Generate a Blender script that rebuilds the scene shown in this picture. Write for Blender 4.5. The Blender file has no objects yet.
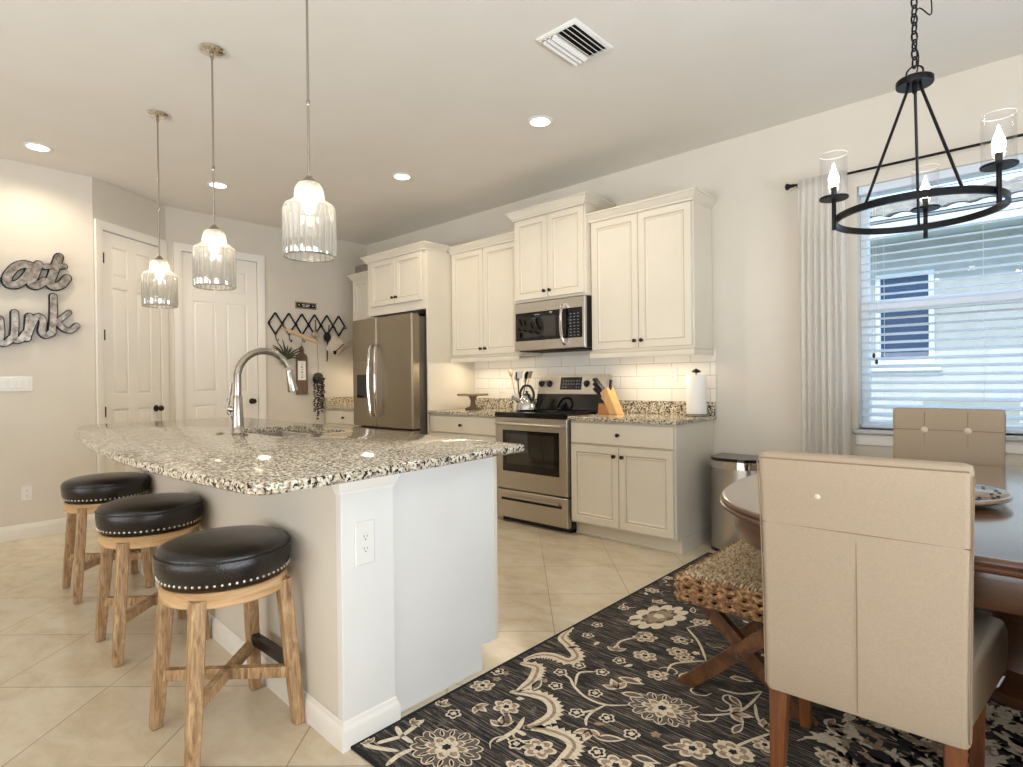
import bpy, bmesh, math, random
from mathutils import Vector, Matrix
random.seed(7)
C = bpy.context.scene.collection
SC = bpy.context.scene
PI = math.pi

# ------------------------------------------------------------------ camera, world, exposure
W_PX, H_PX, F_PX = 1023.0, 767.0, 574.657
yaw, pitch, roll = math.radians(42.321), math.radians(-.243), math.radians(-.612)
Fw = Vector((-math.sin(yaw)*math.cos(pitch), math.cos(yaw)*math.cos(pitch), math.sin(pitch)))
Rt = Vector((math.cos(yaw), math.sin(yaw), 0)); Up = Rt.cross(Fw)
R2 = Rt*math.cos(roll) + Up*math.sin(roll); U2 = -Rt*math.sin(roll) + Up*math.cos(roll)
cam = bpy.data.objects.new('camera', bpy.data.cameras.new('camera')); C.objects.link(cam)
cam.matrix_world = Matrix(((R2.x, U2.x, -Fw.x, 1.777), (R2.y, U2.y, -Fw.y, -4.193), (R2.z, U2.z, -Fw.z, 1.188), (0, 0, 0, 1)))
cam.data.sensor_width = 36; cam.data.lens = F_PX/W_PX*36; cam.data.clip_start = .05
SC.camera = cam
SC.view_settings.view_transform = 'Standard'; SC.view_settings.look = 'None'
SC.view_settings.gamma = 1; SC.view_settings.use_curve_mapping = False
SC.view_settings.exposure = 0.3
world = bpy.data.worlds.new('world'); SC.world = world; world.use_nodes = True
bg = world.node_tree.nodes['Background']; bg.inputs[0].default_value = (.52, .75, 1, 1); bg.inputs[1].default_value = 2.3
SC.cycles.use_denoising = True; SC.cycles.max_bounces = 9; SC.cycles.transparent_max_bounces = 24
SC.cycles.diffuse_bounces = 5; SC.cycles.glossy_bounces = 4; SC.cycles.transmission_bounces = 6
SC.cycles.caustics_reflective = False; SC.cycles.caustics_refractive = False
SC.cycles.sample_clamp_indirect = 4

def area(name, loc, rot, sx, sy, power, col, spread=PI):
    l = bpy.data.lights.new(name, 'AREA'); l.shape = 'RECTANGLE'; l.size = sx; l.size_y = sy
    l.energy = power; l.color = col; l.spread = spread
    o = bpy.data.objects.new(name, l); C.objects.link(o); o.location = loc; o.rotation_euler = rot
    return o
def point(name, loc, power, col, r=.03, kind='POINT', cone=None):
    l = bpy.data.lights.new(name, kind); l.energy = power; l.color = col; l.shadow_soft_size = r
    if cone: l.spot_size = cone; l.spot_blend = .6
    o = bpy.data.objects.new(name, l); C.objects.link(o); o.location = loc
    return o
WARM = (1, .83, .62); DAY = (.80, .90, 1)
# two added fill lamps stand in for daylight from unseen parts of the room
area('daylight_fill_back', (.6, -8.7, 1.35), (math.radians(128), 0, 0), 6.5, 2.4, 200, (.90, .95, 1), math.radians(115))  # added fill behind the camera, aimed up to brighten the ceiling; no doors built
area('daylight_fill_side', (4.45, -3.9, 1.2), (math.radians(126), 0, math.radians(90)), 4.2, 2.2, 200, (.78, .88, 1), math.radians(130))  # added area lamp for cool daylight from the right, aimed up at the ceiling
sun = bpy.data.objects.new('daylight_outdoors', bpy.data.lights.new('daylight_outdoors', 'SUN')); C.objects.link(sun)
sun.data.energy = 2.0; sun.data.angle = .1; sun.data.color = (1, .95, .88); sun.rotation_euler = (math.radians(47), 0, 0)

# ------------------------------------------------------------------ materials
M = {}
def srgb(r, g, b):
    f = lambda c: (c/12.92 if c <= .04045 else ((c+.055)/1.055)**2.4)
    return (f(r/255), f(g/255), f(b/255), 1)
def mat(name, col, rough=.5, metal=0, **kw):
    m = bpy.data.materials.new(name); m.use_nodes = True
    b = m.node_tree.nodes['Principled BSDF']
    b.inputs['Base Color'].default_value = srgb(*col); b.inputs['Roughness'].default_value = rough
    b.inputs['Metallic'].default_value = metal
    for k, v in kw.items(): b.inputs[k.replace('_', ' ')].default_value = v
    M[name] = m
    return m
def N(m, t, **kw):
    n = m.node_tree.nodes.new(t)
    for k, v in kw.items():
        if k in n.inputs: n.inputs[k].default_value = v
        else: setattr(n, k, v)
    return n
def L(m, a, b): m.node_tree.links.new(a, b)
def bsdf(m): return m.node_tree.nodes['Principled BSDF']
def ramp(m, stops, interp='LINEAR'):
    n = m.node_tree.nodes.new('ShaderNodeValToRGB'); cr = n.color_ramp; cr.interpolation = interp
    while len(cr.elements) < len(stops): cr.elements.new(.5)
    for e, (p, c) in zip(cr.elements, stops): e.position = p; e.color = srgb(*c) if isinstance(c, tuple) else (c, c, c, 1)
    return n
def coords(m, scale=(1, 1, 1), kind='Object', rot=(0, 0, 0)):
    tc = N(m, 'ShaderNodeTexCoord'); mp = N(m, 'ShaderNodeMapping'); mp.inputs['Scale'].default_value = scale
    mp.inputs['Rotation'].default_value = rot
    L(m, tc.outputs[kind], mp.inputs[0]); return mp.outputs[0]
def noisy(name, c1, c2, scale, rough=.5, metal=0, stretch=(1, 1, 1), detail=3, bump=0, lo=.35, hi=.65, bscale=None, **kw):
    m = mat(name, c1, rough, metal, **kw); v = coords(m, stretch)
    n = N(m, 'ShaderNodeTexNoise', Scale=scale, Detail=detail); L(m, v, n.inputs['Vector'])
    r = ramp(m, [(lo, c1), (hi, c2)]); L(m, n.outputs[0], r.inputs[0]); L(m, r.outputs[0], bsdf(m).inputs['Base Color'])
    if bump:
        n2 = n
        if bscale: n2 = N(m, 'ShaderNodeTexNoise', Scale=bscale, Detail=2); L(m, v, n2.inputs['Vector'])
        b = N(m, 'ShaderNodeBump', Strength=bump, Distance=.01); L(m, n2.outputs[0], b.inputs['Height']); L(m, b.outputs[0], bsdf(m).inputs['Normal'])
    return m
noisy('wall_paint', (216, 208, 195), (219, 211, 198), 3, .7, bump=.05, bscale=180)
noisy('ceiling_paint', (224, 219, 210), (226, 221, 213), 3, .8, bump=.03, bscale=120)
noisy('trim_paint', (238, 233, 224), (240, 236, 228), 2, .35)
noisy('cabinet_paint', (222, 214, 197), (225, 217, 201), 4, .38)
mat('glaze', (196, 182, 156), .5)
noisy('island_paint', (226, 224, 219), (229, 227, 223), 4, .5)
mat('white_plastic', (230, 228, 222), .3)
mat('dark_gap', (20, 16, 12), .8)
mat('chrome', (222, 218, 212), .07, 1)
mat('nickel', (168, 160, 148), .24, 1)
mat('nail', (214, 208, 196), .3, .9)
mat('bronze', (62, 50, 40), .38, .8)
mat('black_iron', (18, 18, 22), .42, .6)
mat('black_gloss', (9, 9, 10), .06)
mat('black_plastic', (16, 16, 17), .35)
mat('black_glass', (14, 11, 9), .03, 0, Coat_Weight=1)
noisy('leather', (18, 14, 12), (30, 23, 19), 9, .28, bump=.12, bscale=160)
noisy('linen', (170, 152, 130), (176, 158, 136), 260, .85, bump=.12, bscale=500)
mat('linen_seam', (140, 120, 98), .9)
noisy('linen_cream', (214, 199, 176), (218, 204, 182), 60, .85)
noisy('ceramic', (236, 232, 222), (240, 236, 228), 5, .2)
mat('paper', (245, 243, 238), .9)
noisy('leaf_green', (38, 44, 26), (66, 72, 42), 30, .6)
noisy('dark_stem', (26, 22, 17), (48, 42, 32), 30, .7)
noisy('board_wood', (96, 76, 62), (124, 100, 82), 22, .55, stretch=(1, 1, .15))
noisy('block_wood', (206, 160, 104), (222, 180, 124), 40, .45, stretch=(1, 1, .15))
mat('block_end', (186, 126, 78), .5)
noisy('pin_wood', (196, 170, 134), (206, 182, 148), 40, .5)
noisy('fabric_dots', (216, 206, 188), (120, 104, 88), 90, .9, lo=.6, hi=.66)
noisy('blue_wood', (128, 122, 114), (142, 136, 126), 20, .6)
def wood(name, dark, mid, light, scale=14, stretch=(6, 6, .8), rough=.5, coat=0, bump=.2):
    m = mat(name, mid, rough, 0, Coat_Weight=coat, Coat_Roughness=.15); v = coords(m, stretch)
    w = N(m, 'ShaderNodeTexNoise', Scale=scale*.35, Detail=6, Roughness=.65, Distortion=1.4); L(m, v, w.inputs['Vector'])
    r = ramp(m, [(.3, dark), (.5, mid), (.68, light)]); L(m, w.outputs[0], r.inputs[0]); L(m, r.outputs[0], bsdf(m).inputs['Base Color'])
    b = N(m, 'ShaderNodeBump', Strength=bump, Distance=.002); L(m, w.outputs[0], b.inputs['Height']); L(m, b.outputs[0], bsdf(m).inputs['Normal'])
    return m
wood('oak', (112, 84, 58), (170, 135, 96), (204, 172, 130), 22, stretch=(7, 7, .9), bump=.5)
wood('oak_ring', (168, 130, 88), (194, 156, 110), (210, 176, 132), 12, (1, 1, 6))
wood('chair_wood', (74, 38, 17), (110, 62, 28), (134, 80, 38), 10, rough=.4)
wood('bench_wood', (52, 30, 15), (88, 54, 28), (122, 80, 44), 12, (3, 3, 3), rough=.4)
wood('table_wood', (98, 76, 60), (120, 94, 74), (138, 112, 90), 8, (1, 7, 7), rough=.14, coat=1, bump=.02)
wood('table_edge', (58, 34, 21), (80, 49, 31), (98, 63, 41), 8, (1, 1, 6), rough=.3, coat=.3, bump=.05)
mat('steel', (198, 192, 183), .30, 1); mat('fridge_steel', (150, 139, 122), .33, 1); mat('fridge_side', (92, 86, 78), .45, .3); mat('kettle_steel', (200, 198, 194), .16, 1)
# galvanised sign metal
m = noisy('galvanised', (118, 108, 98), (178, 168, 156), 26, .34, .85, detail=5)
# granite
def granite(name, warm):
    m = mat(name, (190, 175, 150), .10, 0, Specular_IOR_Level=.6); v = coords(m)
    n0 = N(m, 'ShaderNodeTexNoise', Scale=48, Detail=4, Roughness=.6); L(m, v, n0.inputs['Vector'])
    base = ramp(m, [(.34, (150, 134, 114)), (.44, (196, 182, 158)), (.54, (222, 212, 190)), (.70, (238, 232, 218))])
    L(m, n0.outputs[0], base.inputs[0])
    vo = N(m, 'ShaderNodeTexVoronoi', Scale=170); L(m, v, vo.inputs['Vector'])
    n1 = N(m, 'ShaderNodeTexNoise', Scale=92, Detail=2.5); L(m, v, n1.inputs['Vector'])
    ad = N(m, 'ShaderNodeMath', operation='MULTIPLY_ADD'); L(m, vo.outputs['Distance'], ad.inputs[0]); ad.inputs[1].default_value = .16; L(m, n1.outputs[0], ad.inputs[2])
    k = ramp(m, [(.515, 1.0), (.54, 0.0)]); L(m, ad.outputs[0], k.inputs[0])
    mx = N(m, 'ShaderNodeMix', data_type='RGBA'); L(m, k.outputs[0], mx.inputs[0]); L(m, base.outputs[0], mx.inputs[6]); mx.inputs[7].default_value = srgb(30, 27, 26)
    n2 = N(m, 'ShaderNodeTexNoise', Scale=75, Detail=2); L(m, v, n2.inputs['Vector'])
    k2 = ramp(m, [(.58, 0.0), (.63, .75)]); L(m, n2.outputs[0], k2.inputs[0])
    mx2 = N(m, 'ShaderNodeMix', data_type='RGBA'); L(m, k2.outputs[0], mx2.inputs[0]); L(m, mx.outputs[2], mx2.inputs[6]); mx2.inputs[7].default_value = srgb(124, 112, 102)
    L(m, mx2.outputs[2], bsdf(m).inputs['Base Color'])
granite('granite', True)
# floor tile (UV laid out in tiles)
m = mat('floor_tile', (216, 200, 172), .2); tc = N(m, 'ShaderNodeTexCoord')
br = N(m, 'ShaderNodeTexBrick'); br.offset = 0; br.squash = 1
for k, v in (('Scale', 1), ('Mortar Size', .006), ('Mortar Smooth', .1), ('Brick Width', 1), ('Row Height', 1), ('Bias', 0)): br.inputs[k].default_value = v
br.inputs['Color1'].default_value = srgb(226, 215, 195); br.inputs['Color2'].default_value = srgb(221, 209, 188); br.inputs['Mortar'].default_value = srgb(168, 150, 124)
L(m, tc.outputs['UV'], br.inputs['Vector'])
nz = N(m, 'ShaderNodeTexNoise', Scale=4.5, Detail=8, Roughness=.66, Distortion=.35); v = coords(m, (1, 1.6, 1)); L(m, v, nz.inputs['Vector'])
rr = ramp(m, [(.30, (226, 214, 194)), (.52, (246, 241, 232)), (.7, (255, 254, 250))]); L(m, nz.outputs[0], rr.inputs[0])
mx = N(m, 'ShaderNodeMix', data_type='RGBA', blend_type='MULTIPLY'); mx.inputs[0].default_value = .8
L(m, br.outputs[0], mx.inputs[6]); L(m, rr.outputs[0], mx.inputs[7]); L(m, mx.outputs[2], bsdf(m).inputs['Base Color'])
rg = ramp(m, [(0, .17), (1, .6)]); L(m, br.outputs['Fac'], rg.inputs[0]); L(m, rg.outputs[0], bsdf(m).inputs['Roughness'])
# subway tile
m = mat('subway_tile', (240, 236, 226), .12); v = coords(m, (1, 1, 1), rot=(math.radians(90), 0, 0))
br = N(m, 'ShaderNodeTexBrick'); br.offset = .5
for k, vv in (('Scale', 1), ('Mortar Size', .0022), ('Brick Width', .31), ('Row Height', .10)): br.inputs[k].default_value = vv
br.inputs['Color1'].default_value = srgb(242, 238, 228); br.inputs['Color2'].default_value = srgb(238, 233, 222); br.inputs['Mortar'].default_value = srgb(196, 186, 168)
L(m, v, br.inputs['Vector']); L(m, br.outputs[0], bsdf(m).inputs['Base Color'])
# rug pile: dark ground with pale worn streaks
m = mat('rug_ground', (34, 32, 33), .95); v = coords(m, (2.2, 46, 1))
n0 = N(m, 'ShaderNodeTexNoise', Scale=3.2, Detail=5, Roughness=.75); L(m, v, n0.inputs['Vector'])
r0 = ramp(m, [(.42, (22, 21, 23)), (.50, (42, 39, 38)), (.55, (88, 79, 71)), (.64, (158, 142, 122))]); L(m, n0.outputs[0], r0.inputs[0]); L(m, r0.outputs[0], bsdf(m).inputs['Base Color'])
mat('rug_border', (20, 20, 22), .95)
def rugmat(name, a, b):
    m = mat(name, a, .95); v = coords(m, (3, 30, 1))
    n0 = N(m, 'ShaderNodeTexNoise', Scale=6, Detail=5, Roughness=.8); L(m, v, n0.inputs['Vector'])
    r0 = ramp(m, [(.40, b), (.5, a)]); L(m, n0.outputs[0], r0.inputs[0]); L(m, r0.outputs[0], bsdf(m).inputs['Base Color'])
rugmat('rug_cream', (230, 216, 192), (188, 170, 146)); rugmat('rug_tan', (172, 150, 124), (104, 90, 78)); rugmat('rug_taupe', (112, 98, 88), (52, 46, 44)); rugmat('rug_dark', (36, 32, 34), (24, 22, 24))
# wicker
m = mat('wicker', (150, 102, 60), .65); v = coords(m, (1, 1, 1)); n0 = N(m, 'ShaderNodeTexNoise', Scale=55, Detail=4); L(m, v, n0.inputs['Vector'])
r0 = ramp(m, [(.35, (92, 60, 36)), (.52, (146, 106, 68)), (.68, (196, 160, 114))]); L(m, n0.outputs[0], r0.inputs[0]); L(m, r0.outputs[0], bsdf(m).inputs['Base Color'])
m = mat('wicker_top', (190, 160, 120), .7); n0 = N(m, 'ShaderNodeTexNoise', Scale=70, Detail=4); v = coords(m); L(m, v, n0.inputs['Vector'])
r0 = ramp(m, [(.35, (140, 112, 82)), (.5, (204, 178, 142)), (.66, (234, 216, 186))]); L(m, n0.outputs[0], r0.inputs[0]); L(m, r0.outputs[0], bsdf(m).inputs['Base Color'])
# glass kinds: clear parts let light through
def glassy(name, tint, transp, gloss_rough=.03, transl=0, edge=.55):
    m = bpy.data.materials.new(name); m.use_nodes = True; nt = m.node_tree; nt.nodes.clear()
    out = nt.nodes.new('ShaderNodeOutputMaterial'); tr = nt.nodes.new('ShaderNodeBsdfTransparent'); tr.inputs[0].default_value = (*tint, 1)
    gl = nt.nodes.new('ShaderNodeBsdfGlossy'); gl.inputs['Roughness'].default_value = gloss_rough
    a = gl.outputs[0]
    if transl:
        tl = nt.nodes.new('ShaderNodeBsdfTranslucent'); tl.inputs[0].default_value = (.95, .93, .88, 1)
        df = nt.nodes.new('ShaderNodeBsdfDiffuse'); df.inputs[0].default_value = (.9, .88, .84, 1)
        m1 = nt.nodes.new('ShaderNodeMixShader'); m1.inputs[0].default_value = .5; L(m, tl.outputs[0], m1.inputs[1]); L(m, df.outputs[0], m1.inputs[2])
        m2 = nt.nodes.new('ShaderNodeMixShader'); m2.inputs[0].default_value = transl; L(m, gl.outputs[0], m2.inputs[1]); L(m, m1.outputs[0], m2.inputs[2]); a = m2.outputs[0]
    lw = nt.nodes.new('ShaderNodeLayerWeight'); lw.inputs[0].default_value = .25
    mr = nt.nodes.new('ShaderNodeMapRange'); mr.inputs['To Min'].default_value = 1-transp; mr.inputs['To Max'].default_value = min(1, 1-transp+edge)
    L(m, lw.outputs['Facing'], mr.inputs['Value'])
    mx = nt.nodes.new('ShaderNodeMixShader'); L(m, mr.outputs[0], mx.inputs[0]); L(m, tr.outputs[0], mx.inputs[1]); L(m, a, mx.inputs[2]); L(m, mx.outputs[0], out.inputs[0])
    M[name] = m
glassy('clear_glass', (.99, .99, 1), .985, edge=.22)
glassy('crystal', (.96, .95, .93), .70, .06, .30)
glassy('crystal_top', (.96, .95, .92), .50, .1, .60)
glassy('sheer', (.98, .98, 1), .34, .6, .98)
glassy('window_glass', (.95, .98, 1), .975, .02, edge=.08)
def emit(name, col, s):
    m = bpy.data.materials.new(name); m.use_nodes = True; nt = m.node_tree; nt.nodes.clear()
    e = nt.nodes.new('ShaderNodeEmission'); e.inputs[0].default_value = (*col, 1); e.inputs[1].default_value = s
    o = nt.nodes.new('ShaderNodeOutputMaterial'); L(m, e.outputs[0], o.inputs[0]); M[name] = m
emit('bulb', (1, .84, .60), 22); emit('can_glow', (1, .93, .8), 9); emit('strip_glow', (1, .88, .66), 3); emit('display', (.75, .85, .9), .35)
mat('blind_white', (216, 226, 238), .5)
noisy('stucco', (186, 182, 176), (196, 192, 186), 6, .9, bump=.3, bscale=60)
noisy('roof_tile', (150, 134, 122), (182, 168, 152), 8, .8)
mat('ext_trim', (232, 234, 236), .6); mat('ext_glass', (60, 78, 108), .15); mat('shutter', (74, 92, 130), .6)
mat('grass', (96, 112, 70), .9)
noisy('vinyl', (236, 240, 244), (238, 242, 246), 3, .4)
noisy('marble_sill', (206, 204, 200), (180, 180, 182), 9, .2)

# ------------------------------------------------------------------ mesh helpers
class MB:
    def __init__(self): self.bm = bmesh.new()
    def box(self, a, b, bev=0, mi=0, T=None, seg=1):
        bm = self.bm
        x0, x1 = sorted((a[0], b[0])); y0, y1 = sorted((a[1], b[1])); z0, z1 = sorted((a[2], b[2]))
        vs = [bm.verts.new((x, y, z)) for x in (x0, x1) for y in (y0, y1) for z in (z0, z1)]
        fs = [bm.faces.new([vs[i] for i in q]) for q in ((0, 1, 3, 2), (4, 6, 7, 5), (0, 4, 5, 1), (2, 3, 7, 6), (0, 2, 6, 4), (1, 5, 7, 3))]
        for f in fs: f.material_index = mi
        if T:
            for v in vs: v.co = T @ v.co
        if bev > 0:
            bev = min(bev, (x1-x0)*.45, (y1-y0)*.45, (z1-z0)*.45)
            es = list({e for f in fs for e in f.edges})
            bmesh.ops.bevel(bm, geom=es, offset=bev, segments=seg, affect='EDGES', material=mi)
        return self
    def grid(self, rows, mi=0, close_u=False, close_v=False, cap=False):
        bm = self.bm; R = [[bm.verts.new(p) for p in r] for r in rows]; n = len(R); k = len(R[0])
        for i in range(n if close_v else n-1):
            for j in range(k if close_u else k-1):
                q = [R[i][j], R[i][(j+1) % k], R[(i+1) % n][(j+1) % k], R[(i+1) % n][j]]
                try: self.bm.faces.new(q).material_index = mi
                except ValueError: pass
        if cap:
            for r in (R[0], R[-1]):
                try: bm.faces.new(r).material_index = mi
                except ValueError: pass
        return R
    def tube(self, pts, r, seg=8, mi=0, closed=False, cap=True, sq=None, twist=0):
        pts = [Vector(p) for p in pts]; n = len(pts); rows = []; prev = None
        for i, p in enumerate(pts):
            a = pts[(i-1) % n] if (closed or i) else p; b = pts[(i+1) % n] if (closed or i < n-1) else p
            t = (b-a).normalized()
            if prev is None:
                u = t.cross(Vector((0, 0, 1)));  u = u if u.length > .05 else t.cross(Vector((0, 1, 0)))
            else: u = prev - t*prev.dot(t)
            u.normalize(); w = t.cross(u); prev = u
            rr = r[i] if isinstance(r, (list, tuple)) else r
            row = []
            for k in range(seg):
                an = 2*PI*k/seg + twist
                if sq: row.append(p + u*sq[0]*(1 if math.cos(an) > 0 else -1)*rr + w*sq[1]*(1 if math.sin(an) > 0 else -1)*rr)
                else: row.append(p + (u*math.cos(an) + w*math.sin(an))*rr)
            rows.append(row)
        self.grid(rows, mi, close_u=True, close_v=closed, cap=cap and not closed); return self
    def lathe(self, prof, c=(0, 0, 0), seg=24, mi=0, T=None, sx=1, sy=1):
        c = Vector(c); rows = []
        for r, z in prof:
            row = [Vector((r*sx*math.cos(2*PI*k/seg), r*sy*math.sin(2*PI*k/seg), z)) for k in range(seg)]
            if T: row = [T @ v for v in row]
            rows.append([v + c for v in row])
        self.grid(rows, mi, close_u=True, cap=True); return self
    def prism(self, poly, z0, z1, mi=0, T=None, bev=0):
        bm = self.bm
        a = [bm.verts.new((p[0], p[1], z0)) for p in poly]; b = [bm.verts.new((p[0], p[1], z1)) for p in poly]; n = len(poly)
        fs = [bm.faces.new(a), bm.faces.new(b)] + [bm.faces.new((a[i], a[(i+1) % n], b[(i+1) % n], b[i])) for i in range(n)]
        for f in fs: f.material_index = mi
        if T:
            for v in a+b: v.co = T @ v.co
        if bev: bmesh.ops.bevel(bm, geom=list({e for f in fs[:2] for e in f.edges}), offset=bev, segments=2, affect='EDGES', material=mi)
        return self
    def rings(self, O, u, n, w, h, ring, mis=None, v=Vector((0, 0, 1))):
        """nested rectangles on a plane: ring = [(inset, depth)], last one filled"""
        O, u, n, v = Vector(O), Vector(u), Vector(n), Vector(v); rows = []
        for i, d in ring:
            rows.append([O+u*i+v*i+n*d, O+u*(w-i)+v*i+n*d, O+u*(w-i)+v*(h-i)+n*d, O+u*i+v*(h-i)+n*d])
        bm = self.bm; R = [[bm.verts.new(p) for p in r] for r in rows]
        for k in range(len(R)-1):
            for j in range(4):
                bm.faces.new((R[k][j], R[k][(j+1) % 4], R[k+1][(j+1) % 4], R[k+1][j])).material_index = (mis or {}).get(k, 0)
        bm.faces.new(R[-1]); bm.faces.new(R[0]); return self
    def sweep(self, path, prof, z0=0, side=1, mi=0, closed=False):
        """profile (out, dz) carried along a plan path with mitred corners"""
        P = [Vector((p[0], p[1])) for p in path]; n = len(P); rows = []
        for i, p in enumerate(P):
            ds = []
            if i or closed: ds.append((p-P[i-1]).normalized())
            if i < n-1 or closed: ds.append((P[(i+1) % n]-p).normalized())
            ns = [Vector((d.y, -d.x))*side for d in ds]
            m_ = ns[0] if len(ns) == 1 else (ns[0]+ns[1])/(1+ns[0].dot(ns[1]))
            rows.append([Vector((p.x+m_.x*o, p.y+m_.y*o, z0+dz)) for o, dz in prof])
        self.grid(rows, mi, close_u=True, close_v=closed, cap=not closed); return self
    def build(self, name, mats, parent=None, origin=None, angle=35, recalc=True):
        bm = self.bm
        if recalc: bmesh.ops.recalc_face_normals(bm, faces=bm.faces)
        o_ = Vector(origin) if origin is not None else Vector((0, 0, 0))
        p = parent
        while p is not None: o_ = o_ + p.location; p = p.parent
        for v in bm.verts: v.co -= o_
        for e in bm.edges:
            e.smooth = not (len(e.link_faces) == 2 and e.calc_face_angle(0) > math.radians(angle))
        for f in bm.faces: f.smooth = True
        me = bpy.data.meshes.new(name); bm.to_mesh(me); bm.free()
        for x in (mats if isinstance(mats, (list, tuple)) else [mats]): me.materials.append(M[x])
        ob = bpy.data.objects.new(name, me); C.objects.link(ob)
        if parent is not None: ob.parent = parent
        elif origin is not None: ob.location = origin
        return ob
def thing(name, label, cat, loc=(0, 0, 0), group=None):
    o = bpy.data.objects.new(name, None); C.objects.link(o); o.location = loc; o.empty_display_size = .1
    o['label'] = label; o['category'] = cat
    if group: o['group'] = group
    return o
def tag(o, label, cat, group=None):
    o['label'] = label; o['category'] = cat
    if group: o['group'] = group
    return o
def struct(o): o['kind'] = 'structure'; return o
def copy_tree(o, parent=None):
    c = o.copy(); C.objects.link(c); c.parent = parent
    for ch in [x for x in KIDS(o)]: copy_tree(ch, c)
    return c
def KIDS(o): return [x for x in C.objects if x.parent is o]
def axT(n):
    n = Vector(n).normalized(); return n.to_track_quat('Z', 'Y').to_matrix().to_4x4()
def spline(pts, k=8, closed=False):
    P = [Vector(p) for p in pts]; n = len(P); out = []
    rng = range(n if closed else n-1)
    for i in rng:
        p0 = P[(i-1) % n] if (closed or i) else P[0]; p1 = P[i]; p2 = P[(i+1) % n]; p3 = P[(i+2) % n] if (closed or i < n-2) else P[-1]
        for j in range(k):
            t = j/k; out.append(.5*((2*p1)+(-p0+p2)*t+(2*p0-5*p1+4*p2-p3)*t*t+(-p0+3*p1-3*p2+p3)*t**3))
    if not closed: out.append(P[-1])
    return out

# ------------------------------------------------------------------ the room
H = 2.935; XL = -4.06; XF = -4.50; A = (-4.06, -2.98); B = (-4.50, -2.30)
# floor with tile UVs
bm = bmesh.new(); vs = [bm.verts.new(p) for p in ((-5.2, -9, 0), (4.6, -9, 0), (4.6, .2, 0), (-5.2, .2, 0), (-5.2, -9, -.1), (4.6, -9, -.1), (4.6, .2, -.1), (-5.2, .2, -.1))]
for q in ((0, 1, 2, 3), (7, 6, 5, 4), (0, 4, 5, 1), (1, 5, 6, 2), (2, 6, 7, 3), (3, 7, 4, 0)): bm.faces.new([vs[i] for i in q])
uv = bm.loops.layers.uv.new('UVMap')
for f in bm.faces:
    for l in f.loops:
        x, y = l.vert.co.x, l.vert.co.y
        l[uv].uv = ((.745*x+.667*y+1.305+44.7)/.447, (-.667*x+.745*y+1.587+47.5)/.475)
me = bpy.data.meshes.new('floor'); bm.to_mesh(me); bm.free(); me.materials.append(M['floor_tile'])
struct(bpy.data.objects.new('floor', me)); C.objects.link(bpy.data.objects['floor'])
struct(MB().box((-5.2, -9, H), (4.6, .2, H+.12)).build('ceiling', 'ceiling_paint'))
# right-hand (cabinet and window) wall with the window opening
WX0, WX1, WZ0, WZ1 = .945, 2.85, .86, 2.40
w = MB(); w.box((-4.7, 0, 0), (WX0, .2, H)); w.box((WX1, 0, 0), (4.6, .2, H)); w.box((WX0, 0, 0), (WX1, .2, WZ0)); w.box((WX0, 0, WZ1), (WX1, .2, H))
struct(w.build('wall_right', 'wall_paint'))
struct(MB().box((XL-.2, -9, 0), (XL, A[1], H)).build('wall_left', 'wall_paint'))
dA = Vector((B[0]-A[0], B[1]-A[1], 0)); LA = dA.length; dA.normalize(); nA = Vector((dA.y, -dA.x, 0))  # into the room
if nA.x < 0: nA = -nA
def quad_wall(p, q, th, z0, z1, name):
    n = Vector((-(q[1]-p[1]), q[0]-p[0])).normalized()
    if n.x > 0: n = -n
    return struct(MB().prism([p, q, (q[0]+n.x*th, q[1]+n.y*th), (p[0]+n.x*th, p[1]+n.y*th)], z0, z1).build(name, 'wall_paint'))
DT = 2.52
# diagonal wall: leaf recess from s0 to s1
s0, s1 = .085, .735
Pd = lambda s: (A[0]+dA.x*s, A[1]+dA.y*s)
w = MB()
def seg(w, p, q, th, z0, z1):
    n = Vector((-(q[1]-p[1]), q[0]-p[0])).normalized(); n = -n if n.x > 0 else n
    w.prism([p, q, (q[0]+n.x*th, q[1]+n.y*th), (p[0]+n.x*th, p[1]+n.y*th)], z0, z1)
seg(w, Pd(0), Pd(s0), .12, 0, H); seg(w, Pd(s1), Pd(LA), .12, 0, H); seg(w, Pd(s0), Pd(s1), .12, DT, H)
struct(w.build('wall_diagonal', 'wall_paint'))
DY0, DY1 = -2.165, -1.405
w = MB(); w.box((XF-.12, B[1], 0), (XF, DY0, H)); w.box((XF-.12, DY1, 0), (XF, .2, H)); w.box((XF-.12, DY0, DT), (XF, DY1, H))
struct(w.build('wall_far', 'wall_paint'))
struct(MB().box((4.5, -9, 0), (4.62, .2, H)).build('wall_side', 'wall_paint'))
struct(MB().box((XL-.2, -9.12, 0), (4.62, -9, H)).build('wall_back', 'wall_paint'))

def six_panel(mb, O, u, n, w, h, t=.035):
    O, u, n = Vector(O), Vector(u), Vector(n); z = Vector((0, 0, 1))
    mb.rings(O, u, n, w, h, [(0, 0), (0, t-.010), (.001, t-.010)])
    st = .105; mid = .10; pw = (w-2*st-mid)/2
    rails = [(0, .22), (.97, 1.10), (2.03, 2.13), (h-.12, h)]
    def bar(x0, x1, z0, z1): mb.rings(O+u*x0+z*z0+n*(t-.010), u, n, x1-x0, z1-z0, [(0, 0), (0, .009), (.001, .010)])
    bar(0, st, 0, h); bar(w-st, w, 0, h); bar(st+pw, st+pw+mid, .0, h)
    for a, b in rails:
        bar(st, st+pw, a, b); bar(st+pw+mid, w-st, a, b)
    for (a, b), (c, d) in zip(rails[:-1], rails[1:]):
        for x in (st, st+pw+mid): mb.rings(O+u*x+z*b+n*(t-.010), u, n, pw, c-b, [(.012, 0), (.028, .0085), (.034, .009)])
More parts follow.
